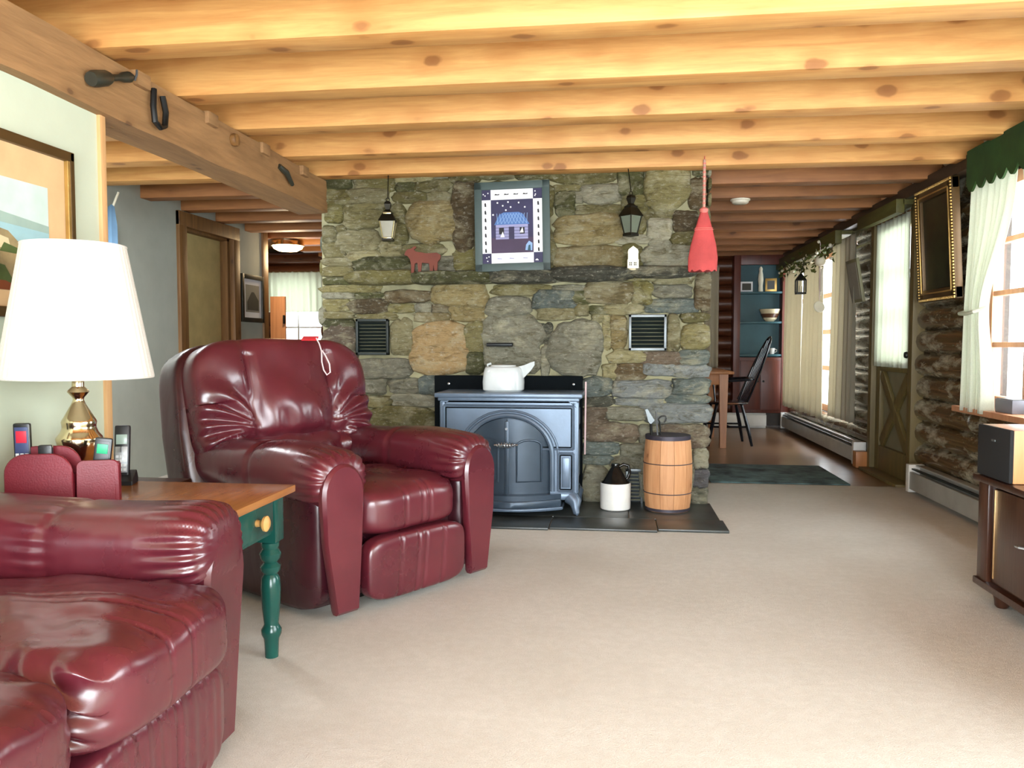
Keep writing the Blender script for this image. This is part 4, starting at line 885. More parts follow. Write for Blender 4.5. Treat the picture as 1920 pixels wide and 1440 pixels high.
S(G().puff(-1.75, 1.255, 0.62, 0.14, 0.58, 0.36, 24, 4), 'backrest', LE)
S(G().puff(-1.5, 0.575, 0.37, 0.46, 0.12, 0.28, 16, 4), 'armrest', LE)

# ================================================================== END TABLE AND WHAT STANDS ON IT
ET = thing('end_table', 'green end table with honey wood top between sofa and recliner', 'table', (-1.5, 2.4, 0))
def E_(g, n, m, ang=0.7): return g.obj(n, m, ET, ang=ang, world=True)
ZT = 0.577
E_(G().box(-1.93, -1.085, 2.13, 2.625, ZT - 0.024, ZT, 0.004), 'tabletop', M['tabletop'])
E_(G().box(-1.86, -1.125, 2.18, 2.575, 0.43, ZT - 0.024), 'apron', M['green'])
dr = E_(G().box(-1.13, -1.112, 2.25, 2.5, 0.445, ZT - 0.034, 0.004), 'drawer', M['green'])
g = G().lathe([(0.0, 0.0), (0.012, 0.0), (0.01, 0.012), (0.016, 0.02), (0.024, 0.026), (0.025, 0.034), (0.016, 0.04), (0.0, 0.042)], 20, T=Matrix.Translation((-1.112, 2.375, 0.496)) @ Matrix.Rotation(pi / 2, 4, 'Y'))
L = ET.location; g.v = [(a - L.x, b - L.y, d - L.z) for a, b, d in g.v]; g.obj('knob', M['knob'], dr)
lprof = [(0.0, 0), (0.022, 0.0), (0.024, 0.05), (0.026, 0.065), (0.033, 0.08), (0.034, 0.095), (0.026, 0.108), (0.024, 0.115), (0.03, 0.17), (0.033, 0.24), (0.03, 0.272), (0.022, 0.285), (0.031, 0.297), (0.034, 0.312), (0.022, 0.325), (0.033, 0.34), (0.036, 0.356), (0.026, 0.372), (0.03, 0.382), (0.03, 0.392), (0.022, 0.4), (0.0, 0.4)]
for x, y in ((-1.146, 2.548), (-1.146, 2.208), (-1.83, 2.548), (-1.83, 2.208)):
    E_(G().lathe(lprof, 24, (x, y, 0)).box(x - 0.034, x + 0.034, y - 0.034, y + 0.034, 0.398, ZT - 0.024, 0.003), 'leg', M['green'])

LP = thing('table_lamp', 'brass table lamp with white pleated shade on the end table', 'lamp', (-1.705, 2.37, ZT))
G().lathe([(0, 0), (0.07, 0), (0.073, 0.012), (0.056, 0.022), (0.042, 0.03), (0.032, 0.045), (0.028, 0.06), (0.034, 0.085), (0.046, 0.115), (0.063, 0.155), (0.069, 0.18), (0.067, 0.186), (0.056, 0.2), (0.05, 0.215), (0.05, 0.222), (0.052, 0.234), (0.05, 0.24), (0.044, 0.25), (0.032, 0.272), (0.022, 0.29), (0.016, 0.305), (0.017, 0.312), (0.032, 0.33), (0.03, 0.336), (0.018, 0.348), (0.017, 0.385), (0.012, 0.4), (0.012, 0.46)], 40).obj('base', M['brass'], LP)
nn = 200
G().lathe([(0.223, 0.376), (0.2235, 0.383), (0.150, 0.792), (0.1475, 0.798)], nn, mod=lambda a, z: 1 + 0.005 * math.cos(a * 50)).obj('lamp_shade', M['shade'], LP, ang=3, solid=0.0018)
LP.children[-1].data.polygons.foreach_set('use_smooth', [True] * len(LP.children[-1].data.polygons))
me = LP.children[-1].data
bm = bmesh.new(); bm.from_mesh(me); bmesh.ops.delete(bm, geom=[f for f in bm.faces if len(f.verts) > 4], context='FACES_ONLY'); bm.to_mesh(me); bm.free()
G().tube([(0.222 * math.cos(i * pi / 40), 0.222 * math.sin(i * pi / 40), 0.378) for i in range(80)], 0.004, 6, closed=True).obj('shade_trim', M['shade'], LP)
G().tube([(0.149 * math.cos(i * pi / 40), 0.149 * math.sin(i * pi / 40), 0.796) for i in range(80)], 0.004, 6, closed=True).obj('shade_trim', M['shade'], LP)
G().lathe([(0.014, 0.45), (0.02, 0.48), (0.031, 0.53), (0.03, 0.555), (0.018, 0.575), (0.0, 0.58)], 20).obj('bulb', M['enamel'], LP)
g = G()
for k in range(3):
    a = k * 2 * pi / 3; g.tube([(0, 0, 0.74), (0.147 * math.cos(a), 0.147 * math.sin(a), 0.79)], 0.002, 5)
g.tube([(0.05, 0, 0.46), (0.06, 0, 0.6), (0.0, 0, 0.74), (-0.06, 0, 0.6), (-0.05, 0, 0.46), (0.05, 0, 0.46)], 0.002, 5); g.obj('harp', M['brass'], LP)

def rounded(w, h, r, n=8):
    return [(-w, 0), (w, 0)] + [(w - r + r * math.cos(pi / 2 * i / n), h - r + r * math.sin(pi / 2 * i / n)) for i in range(n + 1)] + [(-w + r + r * math.cos(pi / 2 + pi / 2 * i / n), h - r + r * math.sin(pi / 2 + pi / 2 * i / n)) for i in range(n + 1)]
HD = thing('remote_holder', 'red leather remote control caddy with rounded front on the end table', 'caddy', (-1.72, 2.225, ZT), math.radians(17))
G().prism(rounded(0.095, 0.155, 0.06), -0.045, -0.035, 1, b=0.003).obj('front_panel', M['redleather'], HD)
G().prism(rounded(0.095, 0.17, 0.06), 0.03, 0.04, 1, b=0.003).obj('back_panel', M['redleather'], HD)
for x in (-0.09, 0.09): G().prism([(-0.04, 0), (0.04, 0), (0.04, 0.11), (0.0, 0.085), (-0.04, 0.095)], x - 0.004, x + 0.004, 0, b=0.002).obj('side_panel', M['redleather'], HD)
G().prism(rounded(0.06, 0.13, 0.02), -0.045, -0.036, 1, Matrix.Translation((0.155, 0.02, 0)) @ Matrix.Rotation(0.1, 4, 'Z'), b=0.003).box(0.09, 0.21, 0.02, 0.028, 0, 0.12, .003).box(0.204, 0.212, -0.02, 0.028, 0, 0.115, .003).obj('pocket', M['redleather'], HD)
G().box(-0.095, 0.21, -0.04, 0.036, 0, 0.006, .002).obj('bottom', M['redleather'], HD)
def handset(name, label, cat, loc, rz, tilt, w, h, d, body, keym, top, scr=None, grp='remotes and phone on the end table'):
    t = thing(name, label, cat, loc, rz, grp); t.rotation_euler = (tilt, 0, rz)
    G().box(-w, w, -d, d, 0, h, 0.006).obj('body', body, t)
    G().box(-w * .8, w * .8, -d - .001, -d + .002, h * .06, h * .95, .001).obj('face', top, t)
    for i in range(5):
        for j in range(3):
            x = (-0.55 + 0.55 * j) * w; z = h * (0.16 + 0.095 * i); G().box(x - w * .2, x + w * .2, -d - .003, -d, z, z + h * .06, .001).obj('key', keym, t)
    if scr: G().box(-w * .62, w * .62, -d - .003, -d, h * .74, h * .9, .001).obj('screen', scr, t)
    return t
handset('remote_control', 'dark remote with red top keys at the left of the red caddy', 'remote', (-1.80, 2.245, ZT + 0.012), 0.3, 0.05, 0.024, 0.23, 0.009, M['black'], M['keys'], M['navykey'], M['redkey'])
handset('remote_control', 'black remote with green key standing in the pocket of the red caddy', 'remote', (-1.585, 2.285, ZT + 0.01), 0.35, 0.02, 0.025, 0.185, 0.009, M['black'], M['keys'], M['black'], M['greenkey']).rotation_euler = (0.02, 0.12, 0.35)
handset('remote_control', 'short black remote with only its top showing behind the red caddy front', 'remote', (-1.715, 2.228, ZT + 0.012), 0.3, 0.0, 0.02, 0.165, 0.009, M['black'], M['keys'], M['black'])
PH = thing('cordless_phone', 'black cordless phone in its cradle on the end table behind the caddy', 'phone', (-1.69, 2.565, ZT), 0.32)
G().prism([(-0.045, 0), (0.035, 0), (0.035, 0.02), (0.02, 0.045), (-0.045, 0.014)], -0.045, 0.045, 0, b=0.003).obj('cradle', M['black'], PH)
T = Matrix.Translation((0, 0.0, 0.018)) @ Matrix.Rotation(-0.16, 4, 'X')
hb = G().box(-0.025, 0.025, -0.012, 0.012, 0, 0.185, 0.008, T).obj('handset', M['black'], PH)
G().box(-0.02, 0.02, -0.014, -0.011, 0.02, 0.11, .001, T).obj('keypad', M['silver'], PH)
G().box(-0.018, 0.018, -0.014, -0.011, 0.118, 0.152, .001, T).obj('screen', M['screen'], PH)
for i in range(4):
    for j in range(3): G().box(-0.017 + j * .0125, -0.008 + j * .0125, -0.0155, -0.013, 0.026 + i * .015, 0.035 + i * .015, 0, T).obj('key', M['keys'], PH)
G().tube([(0.0, -0.0155, 0.1), (0.0001, -0.0155, 0.1)], 0.011, 12, T).obj('dial_pad', M['black'], PH)
bn = thing('added_bench', 'dark brown low bench shape added behind the end table', 'bench', (-2.02, 3.09, 0))  # bench made up for a dark strip beside the recliner
G().box(-0.26, 0.24, -0.1, 0.1, 0.45, 0.49, .006).obj('seat', M['walnut'], bn)
for x in (-0.23, 0.2):
    for y in (-0.07, 0.07): G().box(x - 0.02, x + 0.02, y - 0.02, y + 0.02, 0, 0.45, .003).obj('leg', M['walnut'], bn)

# picture on the left partition
PL = thing('framed_painting', 'gold framed seaside painting on the left wall above the lamp', 'picture', (-1.998, 2.31, 1.15))
def PX(g, n, m=None): return g.obj(n, m, PL, smooth=False)
PX(G().box(0, 0.03, -0.44, 0.44, 0.575, 0.61, .004).box(0, 0.03, -0.44, 0.44, 0, 0.035, .004).box(0, 0.03, 0.418, 0.44, 0, 0.61, .003).box(0, 0.03, -0.44, -0.418, 0, 0.61, .003), 'frame', M['giltdark'])
PX(G().box(0.012, 0.028, 0.405, 0.419, 0.033, 0.577, .002).box(0.012, 0.028, -0.419, -0.405, 0.033, 0.577, .002), 'gilt_edge', M['gold'])
PX(G().box(0.002, 0.012, -0.42, 0.42, 0.03, 0.58), 'mat_board', M['mat'])
g = G(); g.m(M['skyp']).box(0.012, 0.0135, -0.33, 0.315, 0.09, 0.46)
def poly(m, pts, x): g.m(m).prism(pts, 0.0125, x, 0)
poly(M['seap'], [(-0.33, 0.09), (0.315, 0.09), (0.315, 0.31), (-0.33, 0.33)], 0.0142)
poly(M['hillp'], [(-0.33, 0.33), (0.315, 0.30), (0.315, 0.325), (0.1, 0.345), (-0.1, 0.37), (-0.33, 0.38)], 0.0146)
poly(M['rockp'], [(-0.33, 0.09), (0.1, 0.09), (0.22, 0.2), (0.17, 0.25), (0.12, 0.285), (0.05, 0.295), (-0.1, 0.29), (-0.33, 0.3)], 0.0152)
poly(M['rockl'], [(-0.2, 0.17), (-0.05, 0.15), (0.06, 0.2), (0.03, 0.24), (-0.06, 0.25), (-0.2, 0.24)], 0.0158); poly(M['rockl'], [(0.03, 0.235), (0.13, 0.22), (0.12, 0.26), (0.04, 0.275)], 0.0158)
poly(M['grassp'], [(-0.33, 0.09), (0.16, 0.09), (0.1, 0.17), (0.0, 0.185), (-0.1, 0.16), (-0.33, 0.19)], 0.0164); poly(M['grassp'], [(0.08, 0.215), (0.22, 0.21), (0.19, 0.225), (0.1, 0.245)], 0.0164)
poly(M['rustp'], [(-0.33, 0.09), (0.2, 0.09), (0.1, 0.12), (-0.33, 0.125)], 0.017)
PX(g, 'painting')

# ================================================================== THINGS ON THE BEAM
def on_beam(o, at, label, cat, grp='iron pieces fixed to the beam'): return tag(base(o, at), label, cat, grp)
T = Matrix.Translation((-1.925, 2.79, 2.04)) @ Matrix.Rotation(math.atan2(0.095, 0.27), 4, 'X') @ Matrix.Rotation(-pi / 2, 4, 'X')
mal = thing('wooden_mallet', 'dark wooden mallet mounted sideways on the ceiling beam', 'mallet', (-1.922, 2.79, 2.04), 0, 'old pieces fixed to the beam')
T = Matrix.Rotation(math.atan2(0.095, 0.27), 4, 'X') @ Matrix.Rotation(-pi / 2, 4, 'X')
G().lathe([(0, 0), (0.026, 0.0), (0.032, 0.02), (0.03, 0.09), (0.024, 0.11), (0, 0.112)], 14, T=T).obj('head', M['dkframe'], mal)
G().lathe([(0.014, 0.11), (0.012, 0.18), (0.02, 0.21), (0.022, 0.25), (0.012, 0.275), (0, 0.278)], 12, T=T).obj('handle', M['dkframe'], mal)
G().tube([(0.016, 0.25, 0.075), (0.018, 0.262, 0.1), (0.014, 0.27, 0.12)], 0.005, 6).obj('hook', M['ventg'], mal)
o = G().tube([(-1.93, 3.215, 2.135), (-1.925, 3.2, 2.06), (-1.925, 3.21, 2.0), (-1.925, 3.25, 1.985), (-1.925, 3.285, 2.0), (-1.925, 3.295, 2.06), (-1.93, 3.28, 2.125)], 0.013, 8).obj('iron_shackle', M['blackiron'])
on_beam(o, (-1.93, 3.25, 1.985), 'dark U-shaped iron shackle on the ceiling beam right of the mallet', 'shackle', 'old pieces fixed to the beam')
o = G().lathe([(0, 0), (0.03, 0.0), (0.034, 0.012), (0.03, 0.028), (0, 0.034)], 14, T=Matrix.Translation((-1.952, 3.96, 2.11)) @ Matrix.Rotation(pi / 2, 4, 'Y')).obj('wooden_plug', M['casing']); on_beam(o, (-1.95, 3.96, 2.11), 'round brown wooden plug on the beam between shackle and peg', 'plug', 'old pieces fixed to the beam')
o = G().tube([(-1.945, 4.52, 2.1), (-1.925, 4.58, 2.075), (-1.925, 4.67, 2.02)], [0.016, 0.018, 0.012], 8).obj('wooden_peg', M['dkframe']); on_beam(o, (-1.945, 4.6, 2.02), 'dark slanted wooden peg on the beam nearest the stone chimney', 'peg', 'old pieces fixed to the beam')

# ================================================================== HALL SIDE (far left)
hp = thing('framed_print', 'black framed barn print on the grey hall wall beyond the doorway', 'picture', (HX + 0.002, 7.65, 1.28))
G().box(0, 0.025, -0.245, -0.2, 0, 0.47, .003).box(0, 0.025, 0.2, 0.245, 0, 0.47, .003).box(0, 0.025, -0.2, 0.2, 0, 0.045, .003).box(0, 0.025, -0.2, 0.2, 0.425, 0.47, .003).obj('frame', M['dkframe'], hp)
G().m(M['white']).box(0.002, 0.01, -0.2, 0.2, 0.045, 0.425).m(M['photo']).box(0.01, 0.012, -0.15, 0.15, 0.1, 0.37).m(M['barn']).prism([(-0.12, 0.12), (0.13, 0.12), (0.13, 0.22), (0.03, 0.3), (-0.02, 0.3), (-0.12, 0.2)], 0.0115, 0.014, 0).obj('print', None, hp, smooth=False)
fg = thing('furled_flag', 'blue furled cloth on a white stick on the hall wall above the lamp', 'flag', (HX + 0.04, 5.36, 1.2))
G().lathe([(0.0, 0), (0.03, 0.02), (0.04, 0.3), (0.036, 0.7), (0.02, 0.84), (0, 0.86)], 12, mod=lambda a, z: 1 + .15 * math.cos(a * 5)).obj('cloth', M['blue'], fg)
G().tube([(0, 0, 0.82), (0.03, 0.04, 0.95)], 0.008, 8).obj('stick', M['whitepaint'], fg)
hl = thing('ceiling_lamp', 'glowing flush ceiling lamp in the far room left of the chimney', 'ceiling light', (-3.5, 8.34, 2.06))
G().lathe([(0.0, 0.0), (0.1, 0.008), (0.15, 0.035), (0.165, 0.065)], 28).obj('diffuser', M['lampglow'], hl); G().lathe([(0.0, 0.12), (0.17, 0.12), (0.175, 0.06), (0.165, 0.06)], 28).obj('ring', M['brass'], hl)
pl = bpy.data.lights.new('ceiling_lamp_light', 'POINT'); pl.energy = 14; pl.color = (1, 0.74, 0.42); pl.shadow_soft_size = 0.12
po = bpy.data.objects.new('ceiling_lamp_light', pl); po.location = (0, 0, -0.06); po.parent = hl; COL.objects.link(po)
cu = thing('window_curtain', 'sheer white half curtain on the far window left of the chimney', 'curtain', (-4.33, 10.5, 1.5), 0)
curtain('cloth', M['curtain'], None, 'x', 10.52, -4.74, -3.9, 1.5, 2.05, 9, 0.018, seed=5).parent = cu
cu.children[0].location = (4.33, -10.5, -1.5)
G().tube([(-0.42, 0.02, 0.55), (0.46, 0.02, 0.55)], 0.008, 8).obj('rod', M['casing'], cu)
dd = struct('door_3')
G().box(-4.0, -3.82, 8.99, 9.03, 0.0, 1.62, 0.004).obj('door_leaf', M['sash'], dd); G().box(-3.83, -3.815, 8.95, 8.99, 1.3, 1.4, 0.004).obj('latch', M['blackiron'], dd)

# ================================================================== RIGHT WALL: curtains, pictures, heaters
def tie(v):            # tied back left panel of the near window
    w = 0.50 * (1 if v > 0.42 else 1)
    b = 5.16; pinch = math.exp(-((v - 0.42) / 0.16) ** 2)
    a = 4.78 + 0.33 * pinch if v > 0.42 else 4.85 + 0.08 * math.exp(-((v - 0.42) / 0.2) ** 2)
    if v > 0.42: a = 4.6 + 0.33 * math.exp(-((v - 0.42) / 0.3) ** 2)
    return (a, b, 0.0)
c1 = thing('window_curtain', 'white tied-back curtain on the near window beside the gilt picture', 'curtain', (2.1, 5.1, 0.66), 0, 'white curtains of the near window')
o = curtain('cloth', M['curtain'], c1, 'y', 2.12, 4.7, 5.36, 0.66, 2.06, 7, 0.028, tie, 110, 40, 3); o.location = (-2.1, -5.1, -0.66)
G().tube([(0.03, 0.05, 0.6), (-0.03, 0.04, 0.585), (-0.035, -0.06, 0.58), (-0.03, -0.15, 0.59), (0.03, -0.17, 0.61)], 0.012, 8).obj('tieback', M['curtain'], c1)
c2 = thing('window_curtain', 'white curtain at the right edge of the near window', 'curtain', (2.1, 4.0, 0.66), 0, 'white curtains of the near window')
def tie2(v): return (3.45, 4.57 - 0.45 * math.exp(-((v - 0.42) / 0.3) ** 2) if v > 0.42 else 4.17 - 0.1 * (0.42 - v), 0.0)
o = curtain('cloth', M['curtain'], c2, 'y', 2.12, 3.5, 4.6, 0.66, 2.06, 8, 0.028, tie2, 110, 40, 4); o.location = (-2.1, -4.0, -0.66)
va = thing('valance', 'dark green scalloped felt valance over the near window', 'valance', (2.06, 4.6, 1.95))
pts = [(-1.2, 0.25), (0.76, 0.25), (0.76, 0.03)]
g = []; 
for k in range(13):
    yc = 0.46 - 0.06 - k * 0.122
    g += [(yc + 0.06 - 0.122 * i / 8, 0.045 - 0.05 * math.sin(pi * i / 8)) for i in range(0, 9)]
G().prism([(-1.2, 0.24), (0.46, 0.24)] + g, -0.006, 0.006, 0).obj('cloth', M['valance'], va, ang=0.9)
G().box(0.0, 0.1, -1.2, 0.46, 0.17, 0.245, .003).obj('board', M['valance'], va)
for nm, y0, y1, lab in (('cornice_board', 6.2, 7.14, 'olive cornice board above the curtained door'), ('cornice_board', 7.82, 10.55, 'long olive cornice board above the dining window')):
    o = G().box(2.04, 2.1, y0, y1, 2.02 if y0 < 7 else 2.0, 2.12, .004).box(2.09, 2.2, y0, y1, 2.08, 2.12).obj(nm, M['olive']); tag(base(o, (2.1, (y0 + y1) / 2, 2.0)), lab, 'cornice', 'cornice boards')
c3 = thing('door_curtain', 'sheer white curtain on the glass of the crossbuck door', 'curtain', (2.17, 6.66, 0.88))
o = curtain('cloth', M['curtain'], c3, 'y', 2.17, 6.3, 7.05, 0.88, 2.07, 8, 0.014, seed=8); o.location = (-2.17, -6.66, -0.88)
G().tube([(0.0, -0.37, 1.17), (0, 0.4, 1.17)], 0.007, 8).obj('rod', M['casing'], c3)
cl = ['cream curtain panel of the dining window nearest the log post', 'cream curtain panel in the middle of the dining window', 'cream curtain panel at the far end of the dining window by the hutch']
for k, (a, b, z0) in enumerate(((7.42, 8.2, 0.36), (8.55, 9.4, 0.3), (9.5, 10.3, 0.3))):
    t = thing('window_curtain', cl[k], 'curtain', (2.1, (a + b) / 2, z0), 0, 'cream curtains of the dining window')
    o = curtain('cloth', M['curtaind'], t, 'y', 2.12, a, b, z0, 2.04, 5, 0.03, seed=20 + k); o.location = (-2.1, -(a + b) / 2, -z0)
cb = thing('window_curtain', 'narrow cream curtain on the back wall just right of the chimney', 'curtain', (1.2, 10.5, 0.76), 0)
o = curtain('cloth', M['curtaind'], cb, 'x', 10.5, 1.0, 1.33, 0.76, 2.06, 4, 0.02, seed=31); o.location = (-1.2, -10.5, -0.76)
# gilt picture, leaning out at the top
GP = thing('framed_painting', 'gilt framed dark landscape tilted out from the log wall', 'picture', (2.165, 5.62, 1.35))
T = Matrix.Rotation(-0.06, 4, 'Y'); hw = 0.3; hh = 0.76
g = G(); g.box(-0.05, 0, -hw, hw, 0, 0.08, .008, T).box(-0.05, 0, -hw, hw, hh - 0.08, hh, .008, T).box(-0.05, 0, -hw, -hw + 0.08, 0, hh, .008, T).box(-0.05, 0, hw - 0.08, hw, 0, hh, .008, T).obj('frame', M['giltdark'], GP)
g = G(); o1, o2 = hw - 0.012, hh - 0.012
for i in range(38):
    z = 0.014 + (hh - 0.028) * i / 37
    for s in (-1, 1): g.box(-0.058, -0.046, s * o1 - 0.008, s * o1 + 0.008, z - 0.006, z + 0.006, .002, T)
for i in range(30):
    y = -o1 + 2 * o1 * i / 29
    for z in (0.012, o2): g.box(-0.058, -0.046, y - 0.006, y + 0.006, z - 0.008, z + 0.008, .002, T)
b_ = g.obj('beading', M['gold'], GP); b_['kind'] = 'stuff'
G().box(-0.056, -0.046, -hw + 0.05, -hw + 0.06, 0.05, hh - .05, .002, T).box(-0.056, -0.046, hw - 0.06, hw - 0.05, 0.05, hh - .05, .002, T).box(-0.056, -0.046, -hw + .05, hw - .05, 0.05, 0.06, .002, T).box(-0.056, -0.046, -hw + .05, hw - .05, hh - .06, hh - .05, .002, T).obj('inner_fillet', M['gold'], GP)
G().box(-0.03, -0.012, -hw + .07, hw - .07, .07, hh - .07, 0, T).obj('canvas', M['canvas'], GP)
gp2 = thing('framed_picture', 'small grey framed picture leaning on a log beside the door', 'picture', (2.15, 7.4, 1.43))
T = Matrix.Rotation(-0.16, 4, 'Y'); G().box(-0.025, 0, -0.16, 0.16, 0, 0.38, .004, T).obj('frame', M['sidegrey'], gp2); G().box(-0.027, -0.02, -0.13, 0.13, 0.03, 0.35, 0, T).obj('print', M['photo'], gp2)
def heater(label, y0, y1, x=2.16):
    t = thing('baseboard_heater', label, 'heater', (x, (y0 + y1) / 2, 0), 0, 'baseboard heaters'); h = (y1 - y0) / 2
    G().box(-0.07, -0.062, -h, h, 0.035, 0.155, .002).box(-0.068, -0.05, -h, h, 0.15, 0.158, .002).obj('front_cover', M['heater'], t)
    G().box(-0.03, 0.03, -h, h, 0.195, 0.205, .002).box(0.0, 0.03, -h, h, 0.02, 0.2, .002).obj('back_plate', M['heater'], t)
    G().box(-0.056, -0.035, -h, h, 0.172, 0.182, 0, Matrix.Rotation(0.0, 4, 'Y')).obj('damper_blade', M['vent'], t)
    G().box(-0.05, -0.01, -h + .02, h - .02, 0.06, 0.12, .004).obj('fins', M['ventg'], t)
    for s in (-1, 1): G().box(-0.075, 0.032, s * h - 0.03, s * h + 0.03, 0.01, 0.208, .006).obj('end_cap', M['heaterw'], t)
    return t
heater('grey baseboard heater under the near window beside the dark cabinet', 3.55, 5.98)
heater('grey baseboard heater under the dining window curtains', 7.3, 10.35)
bh = thing('baseboard_heater', 'white baseboard heater along the back wall under the hutch', 'heater', (1.2, 10.42, 0), 0, 'baseboard heaters')
G().box(-0.35, 0.72, -0.04, 0.0, 0.03, 0.17, .004).obj('front_cover', M['heaterw'], bh); G().box(-0.35, 0.72, 0.0, 0.08, 0.0, 0.19, .004).obj('back_plate', M['heaterw'], bh)
o = G().box(2.07, 2.17, 7.14, 7.24, 0, 0.14, .006).obj('wood_block', M['tablew']); tag(base(o, (2.12, 7.19, 0)), 'small pale wooden block on the floor between dining heater and door', 'block')
pp = thing('planter', 'small grey planter box on the near window sill', 'planter', (2.2, 4.74, 0.68))
G().box(-0.05, 0.05, -0.1, 0.1, 0, 0.075, .006).obj('pot', M['pot'], pp); G().box(-0.044, 0.044, -0.094, 0.094, 0.07, 0.078).obj('soil', M['dkframe'], pp)

# ================================================================== NEAR RIGHT CABINET AND SPEAKER
CB = thing('cabinet', 'dark walnut cabinet on short feet at the right edge', 'cabinet', (1.85, 2.85, 0))
def C_(g, n, m=None, p=CB):
    L = CB.location; g.v = [(a - L.x, b - L.y, d - L.z) for a, b, d in g.v]; return g.obj(n, m, p)
C_(G().box(1.52, 2.16, 2.1, 3.49, 0.085, 0.5, .004), 'carcass', M['walnut'])
C_(G().box(1.485, 2.17, 2.07, 3.52, 0.5, 0.527, .006), 'top', M['walnut'])
C_(G().box(1.49, 2.16, 2.08, 3.51, 0.07, 0.1, .008), 'plinth', M['walnut'])
C_(G().box(1.5, 1.56, 3.41, 3.5, 0.09, 0.5, .012), 'corner_post', M['walnut'])
for y0, y1 in ((2.72, 3.36), (2.12, 2.7)):
    d = C_(G().box(1.502, 1.522, y0, y1, 0.115, 0.49, .004), 'door', M['walnut'])
    C_(G().box(1.499, 1.505, y1 - 0.012, y1 - 0.004, 0.13, 0.485, .001), 'brass_strip', M['goldline'], d)
    C_(G().tube([(1.502, y1 - 0.20, 0.305), (1.49, y1 - 0.205, 0.31), (1.488, y1 - 0.235, 0.312), (1.502, y1 - 0.24, 0.31)], 0.006, 6), 'pull', M['steel'], d)
for x, y in ((1.56, 3.4), (1.56, 2.18), (2.1, 3.4), (2.1, 2.18)):
    C_(G().lathe([(0, 0), (0.02, 0), (0.026, 0.008), (0.028, 0.03), (0.034, 0.05), (0.034, 0.075), (0, 0.075)], 16, (x, y, 0)), 'foot', M['walnut'])
SP = thing('speaker', 'black fronted loudspeaker with oak sides on the dark cabinet', 'speaker', (1.66, 3.37, 0.528))
G().box(-0.15, 0.15, -0.135, 0.135, 0, 0.205, .004).obj('enclosure', M['oakside'], SP); G().box(-0.165, -0.148, -0.135, 0.136, 0.0, 0.206, .008).obj('grille', M['grille'], SP)
G().box(-0.167, -0.164, -0.02, 0.012, 0.148, 0.156, .001).obj('badge', M['ventg'], SP)

# ================================================================== DINING ROOM
rg = G().box(0.75, 1.78, 6.26, 7.2, -0.004, 0.006, .002).obj('rug', M['rug']); tag(base(rg, (1.3, 6.7, -0.004)), 'blue and green rug on the wood floor beyond the carpet', 'rug')
DT = thing('dining_table', 'pine dining table with tapered leg beside the chimney end', 'table', (0.66, 8.6, -0.004))
G().box(-0.55, 0.55, -0.32, 0.9, 0.76, 0.79, .006).obj('tabletop', M['tablew'], DT); G().box(-0.44, 0.47, -0.22, 0.8, 0.65, 0.76, .003).obj('apron', M['tablew'], DT)
for x in (-0.42, 0.46):
    for y in (-0.2, 0.78): G().prism([(-0.03, 0), (0.03, 0), (0.045, 0.76), (-0.045, 0.76)], y - 0.04, y + 0.04, 1, Matrix.Translation((x, 0, 0)), b=0.003).obj('leg', M['tablew'], DT)
WC = thing('windsor_chair', 'black windsor chair with spindle back at the pine table', 'chair', (1.20, 8.75, -0.004), math.radians(-86))
# local: faces -y, tilted onto its splayed legs
G().puff(0, 0, 0.445, 0.23, 0.22, 0.022, 12, 2.6).obj('seat', M['chairb'], WC); G().tube([(0.232 * math.cos(i * pi / 20), 0.222 * math.sin(i * pi / 20), 0.448) for i in range(40)], 0.009, 6, closed=True).obj('seat_rim', M['seatw'], WC)
for sx_ in (-1, 1):
    for sy_ in (-1, 1): G().tube([(sx_ * 0.14, sy_ * 0.13, 0.43), (sx_ * 0.185, sy_ * 0.185, 0.2), (sx_ * 0.215, sy_ * 0.225, 0)], [0.015, 0.02, 0.013], 8).obj('leg', M['chairb'], WC)
G().tube([(-0.17, 0, 0.2), (0.17, 0, 0.2)], 0.01, 8).tube([(-0.18, -0.17, 0.2), (-0.18, 0.17, 0.2)], 0.01, 8).tube([(0.18, -0.17, 0.2), (0.18, 0.17, 0.2)], 0.01, 8).obj('stretcher', M['chairb'], WC)
hoop = [(0.215 * -math.cos(pi * i / 24), 0.17 + 0.28 * math.sin(pi * i / 24) ** .8, 0.46 + 0.68 * math.sin(pi * i / 24) ** .8) for i in range(25)]
G().tube(hoop, 0.012, 8).obj('back_hoop', M['chairb'], WC)
for k in range(7):
    x = -0.15 + 0.05 * k; s = math.sqrt(max(0, 1 - (x * 1.25 / 0.215) ** 2)) ** .8; G().tube([(x, 0.17, 0.455), (x * 1.25, 0.17 + 0.28 * s, 0.46 + 0.68 * s)], 0.006, 6).obj('spindle', M['chairb'], WC)
G().tube([(-0.23, -0.12, 0.68), (-0.24, 0.1, 0.69), (-0.18, 0.235, 0.7), (0, 0.27, 0.7), (0.18, 0.235, 0.7), (0.24, 0.1, 0.69), (0.23, -0.12, 0.68)], 0.014, 8).obj('arm_rail', M['chairb'], WC)
for x in (-0.23, 0.23): G().tube([(x * .85, -0.08, 0.45), (x, -0.1, 0.68)], 0.01, 8).obj('arm_post', M['chairb'], WC)
